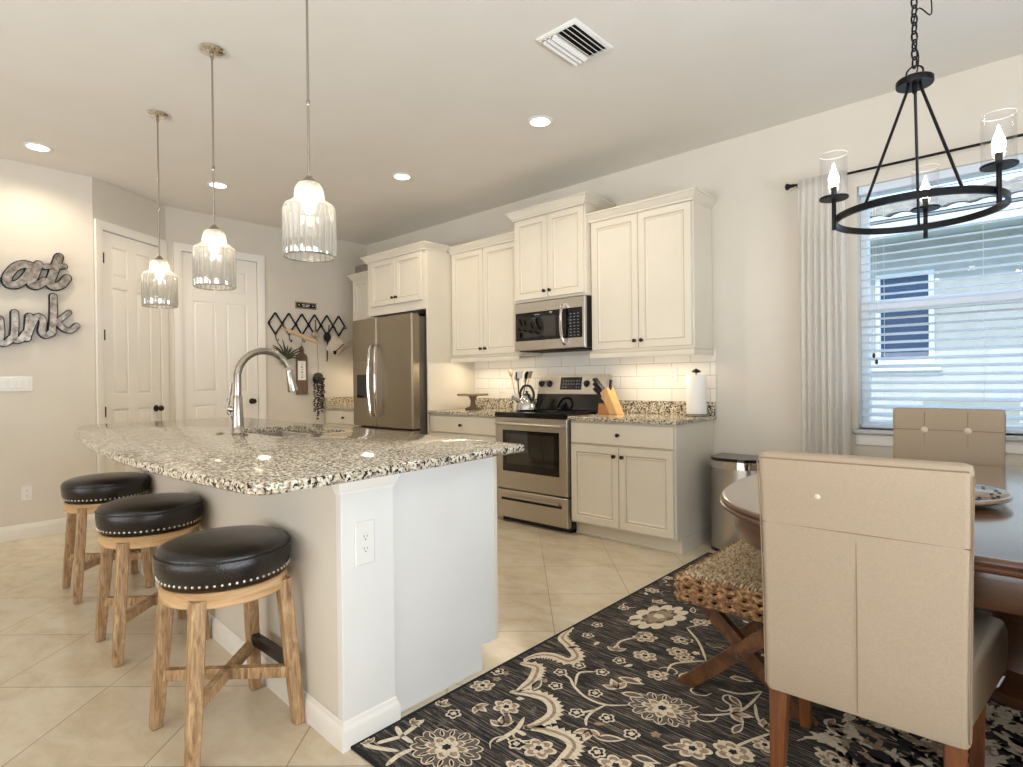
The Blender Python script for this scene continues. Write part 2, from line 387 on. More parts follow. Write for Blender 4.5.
def knob(mb, c, n, r=.014, l=.026, mi=0):
    mb.lathe([(.004, 0), (r*.75, .001), (r*.6, .003), (r*.38, .006), (r*.36, l*.45), (r*.9, l*.62), (r, l*.78), (r*.8, l*.95), (.001, l)], c, 14, mi, axT(n))
def door_knob(parent, c, n, name='door_handle'):
    mb = MB(); mb.lathe([(.001, 0), (.031, .001), (.031, .006), (.012, .010), (.011, .035), (.024, .045), (.028, .058), (.022, .070), (.001, .074)], c, 20, 0, axT(n))
    mb.build(name, 'bronze', parent)
def casing(w, O, u, n, wd, h, cw=.072, ct=.018):
    O, u, n = Vector(O), Vector(u), Vector(n); z = Vector((0, 0, 1))
    prof = [(0, 0), (0, .010), (.012, .014), (cw*.6, ct), (cw, ct), (cw, 0)]
    # U-shaped sweep: left up, over, right down
    path = [(0, 0), (0, h), (wd, h), (wd, 0)]; rows = []
    nr = [(-1, 0), (-1, 1), (1, 1), (1, 0)]
    for (x, zz), (a, b) in zip(path, nr): rows.append([O+u*(x+a*o)+z*(zz+b*o)+n*d for o, d in prof])
    w.grid(rows, 0, close_u=True, cap=True)
# door 1: pantry door in the diagonal wall
O = Vector((Pd(s0)[0], Pd(s0)[1], 0)); lw = s1-s0
door1 = struct(MB().box((0, 0, 0), (.001, .001, .001)).build('door_1_dummy', 'trim_paint')); bpy.data.objects.remove(door1)
mb = MB(); six_panel(mb, O-nA*.045+Vector((0, 0, .008))+dA*.004, dA, nA, lw-.008, DT-.016); d1 = struct(mb.build('door_1', 'trim_paint'))
door_knob(d1, O+dA*(lw-.065)+Vector((0, 0, .965))-nA*.01, nA)
for hz in (2.28, 1.62, .96, .28):
    MB().tube([O+dA*.008+nA*.004+Vector((0, 0, hz-.045)), O+dA*.008+nA*.004+Vector((0, 0, hz+.045))], .009, 8).build('hinge', 'bronze', d1)
w = MB(); casing(w, O, dA, nA, lw, DT); 
w.prism([(O+nA*0).xy, (O+dA*.006).xy, (O+dA*.006-nA*.1).xy, (O-nA*.1).xy], 0, DT)
struct(w.build('trim_1', 'trim_paint'))
# door 2 in the far wall
mb = MB(); six_panel(mb, (XF-.055, DY0+.004, .008), (0, 1, 0), (1, 0, 0), DY1-DY0-.008, DT-.016); d2 = struct(mb.build('door_2', 'trim_paint'))
door_knob(d2, (XF-.02, DY1-.07, 1.0), (1, 0, 0))
w = MB(); casing(w, (XF, DY0, 0), (0, 1, 0), (1, 0, 0), DY1-DY0, DT); struct(w.build('trim_2', 'trim_paint'))
# baseboards
BP = [(0, 0), (.014, 0), (.014, .075), (.011, .088), (.006, .100), (.004, .112), (0, .115)]
struct(MB().sweep([(XL, -9), A, Pd(.013)], BP, side=1).build('baseboard_left', 'trim_paint'))
struct(MB().sweep([(XF, DY1+.074), (XF, -.64)], BP, side=1).build('baseboard_far', 'trim_paint'))
struct(MB().sweep([(.03, 0), (4.5, 0)], BP, side=1).build('baseboard_right', 'trim_paint'))

# ------------------------------------------------------------------ window
fr = MB(); fy0, fy1 = .10, .16
def frame_rect(mb, x0, x1, z0, z1, y0, y1, t, bev=.004):
    mb.box((x0, y0, z0), (x0+t, y1, z1), bev); mb.box((x1-t, y0, z0), (x1, y1, z1), bev)
    mb.box((x0+t, y0, z0), (x1-t, y1, z0+t), bev); mb.box((x0+t, y0, z1-t), (x1-t, y1, z1), bev)
mx_ = (WX0+WX1)/2
frame_rect(fr, WX0, mx_, WZ0, WZ1, fy0, fy1, .045); frame_rect(fr, mx_, WX1, WZ0, WZ1, fy0, fy1, .045)
for a, b in ((WX0, mx_), (mx_, WX1)): fr.box((a+.04, .095, 1.60), (b-.04, .15, 1.68), .004)
win = struct(fr.build('window_1', 'vinyl'))
g = MB(); g.box((WX0+.04, .128, WZ0+.04), (mx_-.04, .132, 1.61)); g.box((WX0+.04, .128, 1.67), (mx_-.04, .132, WZ1-.04))
g.box((mx_+.04, .128, WZ0+.04), (WX1-.04, .132, 1.61)); g.box((mx_+.04, .128, 1.67), (WX1-.04, .132, WZ1-.04)); g.build('window_pane', 'window_glass', win)
struct(MB().box((WX0-.03, -.035, WZ0-.03), (WX1+.03, .10, WZ0), .006).build('trim_3', 'marble_sill'))
struct(MB().box((WX0-.015, -.012, WZ0-.10), (WX1+.015, .0, WZ0-.032), .003).build('trim_4', 'trim_paint'))
# blind
bl = thing('window_blind', 'white horizontal slat blind lowered over the dining window', 'blind', (WX0, .05, WZ1))
MB().box((WX0+.005, .02, WZ1-.05), (WX1-.005, .08, WZ1), .004).build('head_rail', 'blind_white', bl)
mb = MB(); z = WZ1-.085; T_ = math.radians(19)
while z > WZ0+.05:
    T = Matrix.Translation((0, .052, z)) @ Matrix.Rotation(T_, 4, 'X')
    rows = [[T @ Vector((x, y, .0016*math.cos(y/.025*1.4)+d)) for (y, d) in ((-.025, 0), (-.012, .001), (0, .0016), (.012, .001), (.025, 0), (.025, -.0028), (0, -.0012), (-.025, -.0028))] for x in (WX0+.012, WX1-.012)]
    mb.grid(rows, 0, close_u=True, cap=True); z -= .0505
mb.build('slats', 'blind_white', bl)
MB().box((WX0+.01, .03, WZ0+.006), (WX1-.01, .075, WZ0+.03), .004).build('bottom_rail', 'blind_white', bl)
for x in (WX0+.14, WX0+.62, WX0+1.2, WX1-.3):
    MB().tube([(x, .026, WZ1-.05), (x, .026, WZ0+.02)], .0014, 5).build('ladder_cord', 'blind_white', bl)
for x, z0 in ((WX0+.085, 1.34), (WX0+.10, 1.30)):
    c = MB().tube([(x, .012, WZ1-.05), (x, .012, z0)], .0012, 5).build('pull_cord', 'blind_white', bl)
    MB().lathe([(.002, 0), (.007, -.004), (.009, -.025), (.003, -.032)], (x, .012, z0), 10).build('tassel', 'bronze', c)
# curtain rod and sheer
rod = thing('curtain_rod', 'thin dark metal curtain rod with round finial above the window', 'curtain rod', (.60, -.1, 2.465))
MB().tube([(.60, -.1, 2.465), (3.3, -.1, 2.465)], .008, 12).build('rod', 'black_iron', rod)
MB().lathe([(.009, -.004), (.014, 0), (.010, .008), (.012, .02), (.021, .036), (.022, .044), (.012, .052), (.001, .053)], (.60, -.1, 2.465), 16, 0, axT((-1, 0, 0))).build('finial', 'black_iron', rod)
for x in (.625, 3.2):
    MB().box((x-.008, -.1, 2.45), (x+.008, -.001, 2.456), .001).box((x-.012, -.006, 2.42), (x+.012, -.001, 2.49), .002).build('bracket', 'black_iron', rod)
cu = MB(); rows = []
for i in range(26):
    zz = 2.485-(2.485-.03)*i/25; tp = i/25; row = []
    for j in range(141):
        s = j/140; wv = math.sin(s*2*PI*7.5+.4*math.sin(tp*3))*.020*(.15+.85*min(1, tp*6))+math.sin(s*2*PI*2.6+1)*.012*tp
        x = .63+s*(.285+.02*tp)+.006*math.sin(s*60+tp*2)*tp; row.append((x, -.118+wv, zz))
    rows.append(row)
cu.grid(rows, 0)
cur = cu.build('sheer_curtain', 'sheer', origin=(.78, -.1, .03), recalc=False, angle=180)
tag(cur, 'white sheer curtain gathered at the left end of the rod', 'curtain')
md = cur.modifiers.new('t', 'SOLIDIFY'); md.thickness = .0012

# outside: neighbour's house
nb = thing('neighbour_house', 'beige neighbouring house with shuttered window and tile eave seen through the blind', 'house', (1.5, 3.6, 0))
MB().box((-3, 3.6, -.3), (8, 3.8, 3.0)).build('wall', 'stucco', nb)
f_ = MB(); frame_rect(f_, .42, .97, 1.33, 2.36, 3.55, 3.60, .05); f_ = f_.build('window', 'ext_trim', nb); MB().box((.46, 3.57, 1.37), (.93, 3.59, 2.32)).build('pane', 'ext_glass', f_)
MB().box((.46, 3.54, 1.98), (.93, 3.57, 2.03)).build('sash_rail', 'ext_trim', f_)
MB().box((.36, 3.52, 1.25), (1.03, 3.6, 1.32), .01).build('window_sill', 'ext_trim', nb)
MB().box((-3, 3.10, 2.70), (8, 3.14, 2.84), .005).box((-3, 3.14, 2.72), (8, 3.6, 2.74)).build('fascia', 'ext_trim', nb)
rf = MB(); rows = []
for i in range(7):
    t = i/6; y = 3.06+t*1.6; zz = 2.88+t*.55; sag = .018 if i % 2 else 0
    for half in (0, 1):
        if i == 6 and half: break
        y2 = y+(0 if half == 0 else .26); z2 = zz+(.0 if half == 0 else .065)
        rows.append([(-3+j*.05, y2, z2+.035*abs(math.sin(j*.05/.2*PI/1.2))+(.02 if half == 0 else 0)) for j in range(221)])
rf.grid(rows, 0); o = rf.build('tile_roof', 'roof_tile', nb, angle=60); md = o.modifiers.new('t', 'SOLIDIFY'); md.thickness = .02
struct(MB().box((-6, .2, -.35), (12, 9, -.3)).build('ground', 'grass'))

# ------------------------------------------------------------------ kitchen cabinets
FY = -.61   # face of base cabinets
DOORR = [(0, 0), (0, .016), (.003, .020), (.050, .020), (.054, .013), (.060, .013), (.066, .016), (.075, .010)]
def cab_door(parent, x0, x1, z0, z1, fy, knob_at=None, name='door', flat=False):
    mb = MB(); ring = DOORR if not flat else [(0, 0), (0, .015), (.005, .020)]
    mb.rings((x0, fy, z0), (1, 0, 0), (0, -1, 0), x1-x0, z1-z0, ring, {4: 1} if not flat else {1: 0})
    d = mb.build(name, ['cabinet_paint', 'glaze'], parent, angle=20)
    if knob_at:
        k = MB(); knob(k, (knob_at[0], fy-.020, knob_at[1]), (0, -1, 0), .015, .028); k.build('knob', 'bronze', d)
    return d
CROWN = [(0, -.01), (.004, -.01), (.006, .006), (.014, .010), (.018, .020), (.030, .036), (.038, .046), (.040, .052), (.048, .054), (.048, .066), (0, .066)]
CROWN_S = [(0, -.01), (.004, -.01), (.006, .006), (.014, .012), (.030, .036), (.036, .044), (.044, .046), (.044, .058), (0, .058)]
def base_cab(x0, x1, label, doors=2, drawers=1, knobz=.79, side_right=False, fy=FY, lab_group=None, drawer_only=False):
    t = thing('base_cabinet', label, 'cabinet', ((x0+x1)/2, -.3, 0))
    mb = MB(); mb.box((x0, fy, .10), (x1, -.003, .883), .002); mb.box((x0+(0 if not side_right else 0), fy+.065, 0), (x1-.001, -.003, .10)); mb.build('body', 'cabinet_paint', t)
    if side_right: MB().box((x1-.001, fy+.062, 0), (x1+.004, -.003, .10)).box((x0, fy+.058, 0), (x1+.004, fy+.066, .018), .002).build('toe_kick', 'cabinet_paint', t)
    e = .014; wd = x1-x0
    dr = cab_door(t, x0+e, x1-e, .715, .868, fy-.001, ((x0+x1)/2, .79), 'drawer', flat=True)
    m_ = (x0+x1)/2
    cab_door(t, x0+e, m_-.002, .115, .700, fy-.001, (m_-.034, .635)); cab_door(t, m_+.002, x1-e, .115, .700, fy-.001, (m_+.034, .635))
    return t
bR = base_cab(-.873, 0, 'cream base cabinet with one drawer and two doors between the oven and the bin', side_right=True)
bL = base_cab(-2.553, -1.637, 'cream base cabinet between the fridge and the left side of the oven')
bF = base_cab(-4.49, -3.642, 'cream base cabinet in the far corner left of the fridge')
def upper(x0, x1, z0, z1, label, dep=.31, crownprof=CROWN_S, crown_path=None, light_rail=True, double=True, ends='', knobs='low'):
    t = thing('wall_cabinet', label, 'cabinet', ((x0+x1)/2, -.15, z0))
    mb = MB(); mb.box((x0, -dep, z0), (x1, -.003, z1), .002); mb.build('body', 'cabinet_paint', t)
    m_ = (x0+x1)/2; e = .014
    kz = z0+.075
    cab_door(t, x0+e, m_-.002, z0+.02, z1-.012, -dep-.001, (m_-.030, kz)); cab_door(t, m_+.002, x1-e, z0+.02, z1-.012, -dep-.001, (m_+.030, kz))
    c = MB(); c.sweep(crown_path, crownprof, z1, side=1); c.build('crown', 'cabinet_paint', t, angle=25)
    # flat top behind the crown
    if light_rail:
        r = MB(); pr = [(0, 0), (0, -.048), (.012, -.048), (.014, -.03), (.010, -.012), (.016, -.002), (.016, 0)]
        r.sweep([(p[0], p[1]) for p in crown_path], [(o-.002, dz) for o, dz in pr], z0, side=1); r.build('light_rail', 'cabinet_paint', t, angle=25)
    return t
Z0, Z1 = 1.41, 2.462
upper(-.873, 0, Z0, Z1, 'cream two-door wall cabinet at the right end beside the window wall', crown_path=[(-.873, -.332), (0, -.332), (0, -.003)])
upper(-2.552, -1.638, Z0+.015, Z1+.003, 'cream two-door wall cabinet between the fridge and the microwave', crown_path=[(-2.552, -.332), (-1.638, -.332)])
MWT = 1.868
upper(-1.637, -.874, MWT+.006, 2.605, 'taller cream wall cabinet stepped forward above the microwave', dep=.38, crown_path=[(-1.637, -.003), (-1.637, -.402), (-.874, -.402), (-.874, -.003)], light_rail=False, crownprof=CROWN)
upper(-4.34, -3.64, Z0+.02, 2.43, 'cream wall cabinet in the far corner left of the fridge', crown_path=[(-4.34, -.003), (-4.34, -.332), (-3.64, -.332)])
# fridge surround
fs = thing('fridge_cabinet', 'cream tall surround with two small doors above the fridge', 'cabinet', (-3.05, -.32, 0))
FX0, FX1, FSY = -3.555, -2.556, -.63; FXL = -3.638
mb = MB(); mb.box((FX1-.02, FSY, 0), (FX1, -.003, 2.478), .002); mb.box((FXL, FSY+.03, 0), (FXL+.011, -.003, 1.90), .002); mb.box((FX0, FSY, 1.90), (FX0+.02, -.003, 2.478), .002); mb.box((FX0+.02, FSY+.002, 1.90), (FX1-.02, -.003, 2.478), .001); mb.build('body', 'cabinet_paint', fs)
cm = (-3.476-2.618)/2
cab_door(fs, -3.476, cm-.002, 1.99, 2.462, FSY-.001, (cm-.03, 2.055)); cab_door(fs, cm+.002, -2.618, 1.99, 2.462, FSY-.001, (cm+.03, 2.055))
MB().sweep([(FX0, -.40), (FX0, FSY-.02), (FX1+.001, FSY-.02), (FX1+.001, -.378)], CROWN_S, 2.478, side=1).build('crown', 'cabinet_paint', fs, angle=25)
t = tag(MB().box((-4.32, -.30, 2.432), (-4.02, -.06, 2.60), .004).box((-4.29, -.301, 2.46), (-4.05, -.295, 2.58), .002).build('storage_box', 'blue_wood', origin=(-4.17, -.18, 2.432)), 'grey box lying on top of the far corner wall cabinet', 'box')

# countertops
def slab(mb, poly, z0, z1, e=.006, hole=None):
    bm = mb.bm; n = len(poly)
    def off(d):
        out = []
        for i in range(n):
            p0, p, p1 = Vector(poly[i-1]), Vector(poly[i]), Vector(poly[(i+1) % n]); a = (p-p0).normalized(); b = (p1-p).normalized()
            na = Vector((-a.y, a.x)); nb_ = Vector((-b.y, b.x)); m_ = (na+nb_)/(1+na.dot(nb_)); out.append(p+m_*d)
        return out
    loops = [(off(e), z0), (off(0), z0+e), (off(0), z1-e), (off(e), z1)]
    R = [[bm.verts.new((p[0], p[1], z)) for p in l] for l, z in loops]
    for k in range(3):
        for i in range(n): bm.faces.new((R[k][i], R[k][(i+1) % n], R[k+1][(i+1) % n], R[k+1][i]))
    if hole:
        hl = [[bm.verts.new((p[0], p[1], z)) for p in hole] for z in (z0, z1)]; m_ = len(hole)
        for i in range(m_): bm.faces.new((hl[0][i], hl[0][(i+1) % m_], hl[1][(i+1) % m_], hl[1][i]))
        for ring, hr in ((R[0], hl[0]), (R[3], hl[1])):
            es = [bm.edges.get((ring[i], ring[(i+1) % n])) for i in range(n)]+[bm.edges.get((hr[i], hr[(i+1) % m_])) for i in range(m_)]
            bmesh.ops.triangle_fill(bm, use_beauty=True, use_dissolve=False, edges=es)
    else: bm.faces.new(R[0]); bm.faces.new(R[3])
def counter(x0, x1, label, splash, end=None):
    mb = MB(); slab(mb, [(x0, -.65), (x1, -.65), (x1, -.003), (x0, -.003)], .884, .914)
    t = thing('granite_countertop', label, 'countertop', ((x0+x1)/2, -.3, .884))
    mb.build('slab', 'granite', t)
    s = MB(); s.box((x0, -.023, .9145), (x1, -.003, 1.015), .002)
    if end: s.box((x0, -.62, .9145), (x0+.02, -.024, 1.015), .002)
    s.build('backsplash', 'granite', t); return t
counter(-.872, .022, 'speckled granite countertop to the right of the oven', True)
counter(-2.553, -1.638, 'speckled granite countertop between the fridge and the oven', True)
counter(-4.488, -3.641, 'speckled granite countertop in the far corner left of the fridge', True, end=1)
tag(MB().box((-2.553, -.010, 1.0155), (.022, -.001, 1.409)).build('tile_backsplash', 'subway_tile', origin=(-1.26, -.005, 1.016)), 'white subway tile backsplash above the granite behind the oven', 'backsplash')
tag(MB().box((-4.48, -.010, 1.0155), (-3.642, -.001, 1.409)).build('tile_backsplash', 'subway_tile', origin=(-4.04, -.005, 1.016)), 'white subway tile backsplash in the far corner left of the fridge', 'backsplash')
# under-cabinet lights
for x0, x1, nm in ((-.76, -.12, 'slim light strip under the right-hand wall cabinet'), (-2.44, -1.74, 'slim light strip under the wall cabinet left of the microwave'), (-4.25, -3.75, 'slim light strip under the far corner wall cabinet')):
    t = tag(MB().box((x0, -.30, Z0-.016), (x1, -.24, Z0-.002), .002).build('cabinet_light', 'white_plastic', origin=((x0+x1)/2, -.27, Z0-.016)), nm, 'light')
    MB().box((x0+.02, -.29, Z0-.018), (x1-.02, -.25, Z0-.0155)).build('diffuser', 'strip_glow', t)
    area('under_cabinet_light', ((x0+x1)/2, -.2, Z0-.03), (math.radians(-18), 0, 0), x1-x0, .05, 2.1, (1, .84, .62))
def outlet(c, n, u, label, wide=.07, h=.115, gangs=0, slots=True):
    c, n, u = Vector(c), Vector(n), Vector(u); t = thing('wall_outlet' if slots else 'light_switch', label, 'outlet' if slots else 'switch', c)
    mb = MB(); mb.rings(c-u*wide/2-Vector((0, 0, h/2)), u, n, wide, h, [(0, 0), (0, .003), (.004, .006)]); mb.build('cover_plate', 'white_plastic', t)
    if slots:
        for s in (1, -1):
            r = MB(); r.lathe([(.001, 0), (.0165, 0), (.0165, .0015), (.001, .0015)], c+n*.006+Vector((0, 0, s*.02)), 18, 0, axT(n)); rr_ = r.build('receptacle', 'white_plastic', t)
            q = MB()
            for du, hh in ((-.006, .008), (.006, .006)):
                p = c+n*.0076+Vector((0, 0, s*.02+.003))+u*du; q.rings(p-u*.001-Vector((0, 0, hh/2)), u, n, .002, hh, [(0, 0), (0, .0002)])
            q.lathe([(.001, 0), (.0025, 0), (.001, .0003)], c+n*.0076+Vector((0, 0, s*.02-.008)), 8, 0, axT(n)); q.build('slot', 'dark_gap', rr_)
    else:
        for k in range(gangs):
            p = c+u*((k-(gangs-1)/2)*.046)-u*.017-Vector((0, 0, .034))+n*.006
            MB().rings(p, u, n, .034, .068, [(0, 0), (0, .002), (.003, .005)]).build('rocker', 'white_plastic', t)
    return t
outlet((-.315, -.0105, 1.225), (0, -1, 0), (1, 0, 0), 'white outlet on the tile backsplash left of the paper towels')
outlet((-2.147, -.0105, 1.13), (0, -1, 0), (1, 0, 0), 'white outlet on the tile backsplash left of the kettle')
outlet((.1215, -3.112, .655), (1, 0, 0), (0, 1, 0), 'white outlet on the end post of the island', wide=.076, h=.145)
outlet((XL, -3.43, .352), (1, 0, 0), (0, 1, 0), 'white outlet low on the left wall above the baseboard')
outlet((XL, -3.49, 1.205), (1, 0, 0), (0, 1, 0), 'white light switch plate below the metal word signs', wide=.21, h=.115, gangs=4, slots=False)

# ------------------------------------------------------------------ range
rx0, rx1 = -1.635, -.876
rg_ = thing('kitchen_range', 'stainless steel freestanding oven range with black glass cooktop', 'oven', (-1.255, -.33, 0))
MB().box((rx0, -.60, .03), (rx1, -.01, .905), .003).build('body', 'black_plastic', rg_)
MB().box((rx0+.02, -.59, 0), (rx1-.02, -.03, .03)).build('base', 'black_plastic', rg_)
ct = MB().box((rx0-.002, -.665, .893), (rx1+.002, -.012, .928), .006, seg=2).build('cooktop', 'black_gloss', rg_)
bu = MB()
for x, y, r in ((-1.44, -.47, .10), (-1.07, -.47, .085), (-1.44, -.20, .075), (-1.07, -.20, .10)):
    bu.lathe([(r, 0), (r+.003, .0006), (r+.003, .0), (r, 0)], (x, y, .928), 32)
    bu.lathe([(r*.6, 0), (r*.6+.002, .0006), (r*.6+.002, .0), (r*.6, 0)], (x, y, .928), 32)
bu.build('burner_ring', 'black_plastic', ct)
# oven door
od = MB(); fyd = -.605
od.rings((rx0+.003, fyd, .285), (1, 0, 0), (0, -1, 0), rx1-rx0-.006, .605, [(0, 0), (0, .040), (.006, .046), (.007, .046)])
od = od.build('oven_door', 'steel', rg_)
MB().rings((rx0+.08, fyd-.046, .435), (1, 0, 0), (0, -1, 0), rx1-rx0-.16, .345, [(0, 0), (0, .002), (.004, .003)]).build('window_frame', 'black_gloss', od)
MB().rings((rx0+.125, fyd-.049, .50), (1, 0, 0), (0, -1, 0), rx1-rx0-.25, .25, [(0, 0), (0, .001), (.003, .0015)]).build('oven_window', 'black_glass', od)
hd = MB(); hz = .835
hd.tube(spline([(rx0+.03, fyd-.045, hz-.005), (rx0+.045, fyd-.085, hz), (rx0+.12, fyd-.098, hz), (rx1-.12, fyd-.098, hz), (rx1-.045, fyd-.085, hz), (rx1-.03, fyd-.045, hz-.005)], 6), .014, 10); hd.build('handle', 'steel', od)
dw = MB().rings((rx0+.003, fyd, .045), (1, 0, 0), (0, -1, 0), rx1-rx0-.006, .23, [(0, 0), (0, .040), (.006, .046), (.007, .046)]).build('drawer', 'steel', rg_)
MB().box((rx0+.07, fyd-.070, .215), (rx1-.07, fyd-.046, .235), .006, seg=2).build('handle', 'steel', dw)
MB().box((rx0+.06, fyd-.048, .19), (rx1-.06, fyd-.0455, .215)).build('handle_recess', 'dark_gap', dw)
# back panel
T = Matrix.Translation((0, -.111, .928)) @ Matrix.Rotation(math.radians(-12), 4, 'X')
bp_ = MB(); bp_.box((rx0+.002, -.02, .140), (rx1-.002, .03, .315), .008, T=T, seg=2); bp_.build('control_panel', 'steel', rg_)
MB().box((rx0+.004, -.012, 0), (rx1-.004, .028, .141), T=T).build('panel_base', 'black_gloss', rg_)
dp = MB().box((-1.37, -.0235, .178), (-1.14, -.0195, .290), .001, T=T).build('display', 'black_gloss', rg_)
d_ = MB()
for r_ in range(3):
    for k in range(7):
        if r_ == 0 and 2 <= k <= 4: continue
        x = -1.343+k*.029; d_.box((x, -.0242, .198+r_*.028), (x+(.016 if k % 2 else .011), -.0236, .2025+r_*.028), T=T)
d_.build('display_marks', 'display', dp)
nrm = (T.to_3x3() @ Vector((0, -1, 0)))
for x in (-1.585, -1.495, -1.085, -.975):
    k = MB(); c = T @ Vector((x, -.020, .232)); k.lathe([(.001, 0), (.030, 0), (.030, .006), (.022, .009), (.020, .026), (.016, .030), (.001, .030)], c, 20, 0, axT(nrm))
    kn = k.build('knob', 'black_plastic', rg_)
# ------------------------------------------------------------------ microwave
mw = thing('microwave', 'stainless over-the-range microwave with black glass door', 'microwave', (-1.255, -.2, 1.45))
MB().box((rx0+.002, -.375, 1.452), (rx1-.002, -.003, MWT), .004).build('body', 'black_plastic', mw)
MB().rings((rx0+.001, -.375, 1.452), (1, 0, 0), (0, -1, 0), rx1-rx0-.002, MWT-1.452, [(0, 0), (0, .022), (.006, .028), (.007, .028)]).build('door', 'steel', mw)
gl_ = MB().rings((rx0+.02, -.4031, 1.535), (1, 0, 0), (0, -1, 0), .715, .245, [(0, 0), (0, .001), (.003, .002)]).build('glass_panel', 'black_gloss', mw)
MB().rings((rx0+.055, -.4052, 1.565), (1, 0, 0), (0, -1, 0), .41, .17, [(0, 0), (0, .0005)]).build('viewing_window', 'black_glass', gl_)
kp = MB()
for r_ in range(8):
    for c_ in range(3):
        kp.box((-1.022+c_*.037, -.4056, 1.553+r_*.025), (-1.006+c_*.037, -.4051, 1.5575+r_*.025))
kp.build('keypad', 'display', gl_)
MB().box((-1.40, -.4056, 1.752), (-1.34, -.4051, 1.758)).build('brand_mark', 'display', gl_)
MB().tube(spline([(-1.075, -.398, 1.825), (-1.075, -.440, 1.795), (-1.075, -.456, 1.72), (-1.075, -.460, 1.655), (-1.075, -.456, 1.59), (-1.075, -.440, 1.515), (-1.075, -.398, 1.485)], 5), .013, 10).build('handle', 'chrome', mw)
MB().box((rx0+.03, -.36, 1.444), (rx1-.03, -.05, 1.452)).build('vent_grille', 'dark_gap', mw)

# ------------------------------------------------------------------ fridge
fg = thing('refrigerator', 'large stainless french-door fridge with ice dispenser', 'fridge', (-3.06, -.4, 0))
gx0, gx1 = -3.615, -2.594; fdy = -.80
MB().box((gx0, -.70, .03), (gx1, -.03, 1.825), .006).build('body', 'fridge_side', fg)
gm = -3.175
def fdoor(name, x0, x1, z0, z1):
    poly = [(x0, -.705), (x0, fdy+.02), (x0+.012, fdy+.006), ((x0+x1)/2, fdy-.004), (x1-.012, fdy+.006), (x1, fdy+.02), (x1, -.705)]
    return MB().prism(poly, z0, z1, bev=.004).build(name, 'fridge_steel', fg, angle=40)
dl = fdoor('door', gx0, gm-.003, .74, 1.845); dr_ = fdoor('door', gm+.003, gx1, .74, 1.845); fz = fdoor('freezer_drawer', gx0, gx1, .06, .72)
for x, d, s in ((gm-.045, dl, -1), (gm+.045, dr_, 1)):
    MB().tube(spline([(x, fdy+.0, 1.56), (x+s*.002, fdy-.035, 1.54), (x+s*.012, fdy-.052, 1.38), (x+s*.016, fdy-.056, 1.2), (x+s*.012, fdy-.052, 1.02), (x+s*.002, fdy-.035, .87), (x, fdy+.0, .85)], 6), .0135, 10).build('handle', 'chrome', d)
MB().tube([(gx0+.08, fdy, .66), (gx0+.08, fdy-.06, .66), (gx1-.08, fdy-.06, .66), (gx1-.08, fdy, .66)], .013, 10).build('handle', 'chrome', fz)
dsx = gx0+.09
dd_ = MB().box((dsx, fdy-.007, 1.02), (dsx+.21, fdy+.02, 1.42), .004).build('dispenser', 'fridge_steel', dl)
MB().box((dsx+.015, fdy-.0085, 1.03), (dsx+.195, fdy-.004, 1.27)).build('dispenser_recess', 'black_gloss', dd_)
MB().box((gm+.33, -.75, 1.845), (gx1-.02, -.6, 1.862), .003).build('hinge_cover', 'black_plastic', fg)

# ------------------------------------------------------------------ counter things
# kettle on the rear left burner
kx, ky, kz = -1.51, -.385, .9290
kt = thing('kettle', 'round stainless kettle with black handle on the cooktop', 'kettle', (kx, ky, kz))
MB().lathe([(.001, 0), (.088, 0), (.094, .01), (.090, .045), (.074, .085), (.052, .115), (.034, .128), (.032, .132), (.001, .132)], (kx, ky, kz), 28).build('body', 'kettle_steel', kt)
MB().lathe([(.034, .1325), (.032, .140), (.012, .150), (.006, .154), (.013, .162), (.013, .168), (.001, .172)], (kx, ky, kz), 20).build('lid', 'black_plastic', kt)
MB().tube(spline([(kx-.072, ky, kz+.095), (kx-.078, ky, kz+.15), (kx-.045, ky, kz+.205), (kx, ky, kz+.218), (kx+.045, ky, kz+.205), (kx+.078, ky, kz+.15), (kx+.072, ky, kz+.095)], 6), .011, 10).build('handle', 'black_plastic', kt)
MB().tube([(kx-.05, ky-.045, kz+.075), (kx-.085, ky-.085, kz+.115), (kx-.095, ky-.095, kz+.125)], [.018, .012, .011], 10).build('spout', 'kettle_steel', kt)
# crock of utensils left of the range
cx, cy, cz = -1.74, -.22, .915
cr_ = thing('utensil_crock', 'white ceramic crock behind the kettle', 'crock', (cx, cy, cz))
MB().lathe([(.001, 0), (.052, 0), (.058, .01), (.060, .14), (.062, .15), (.055, .15), (.052, .02), (.001, .018)], (cx, cy, cz), 24).build('body', 'ceramic', cr_)
ut = [('wooden spoon with round bowl leaning left in the crock', -.06, -.02, .31, 'spoon', 'pin_wood', 'wooden_spoon'),
      ('black slotted turner standing in the crock', -.02, .01, .29, 'turner', 'black_plastic', 'slotted_turner'),
      ('white spatula standing in the middle of the crock', .015, -.02, .30, 'spatula', 'ceramic', 'spatula'),
      ('pale slotted spoon crossing behind the kettle handle', -.035, .02, .27, 'spoon', 'linen_cream', 'slotted_spoon'),
      ('steel masher standing between the spatulas', .04, .015, .27, 'masher', 'steel', 'potato_masher'),
      ('black ladle leaning right in the crock', .06, 0, .29, 'ladle', 'black_plastic', 'ladle'),
      ('wooden spatula leaning far right in the crock', .10, -.02, .30, 'spatula', 'pin_wood', 'wooden_spatula')]
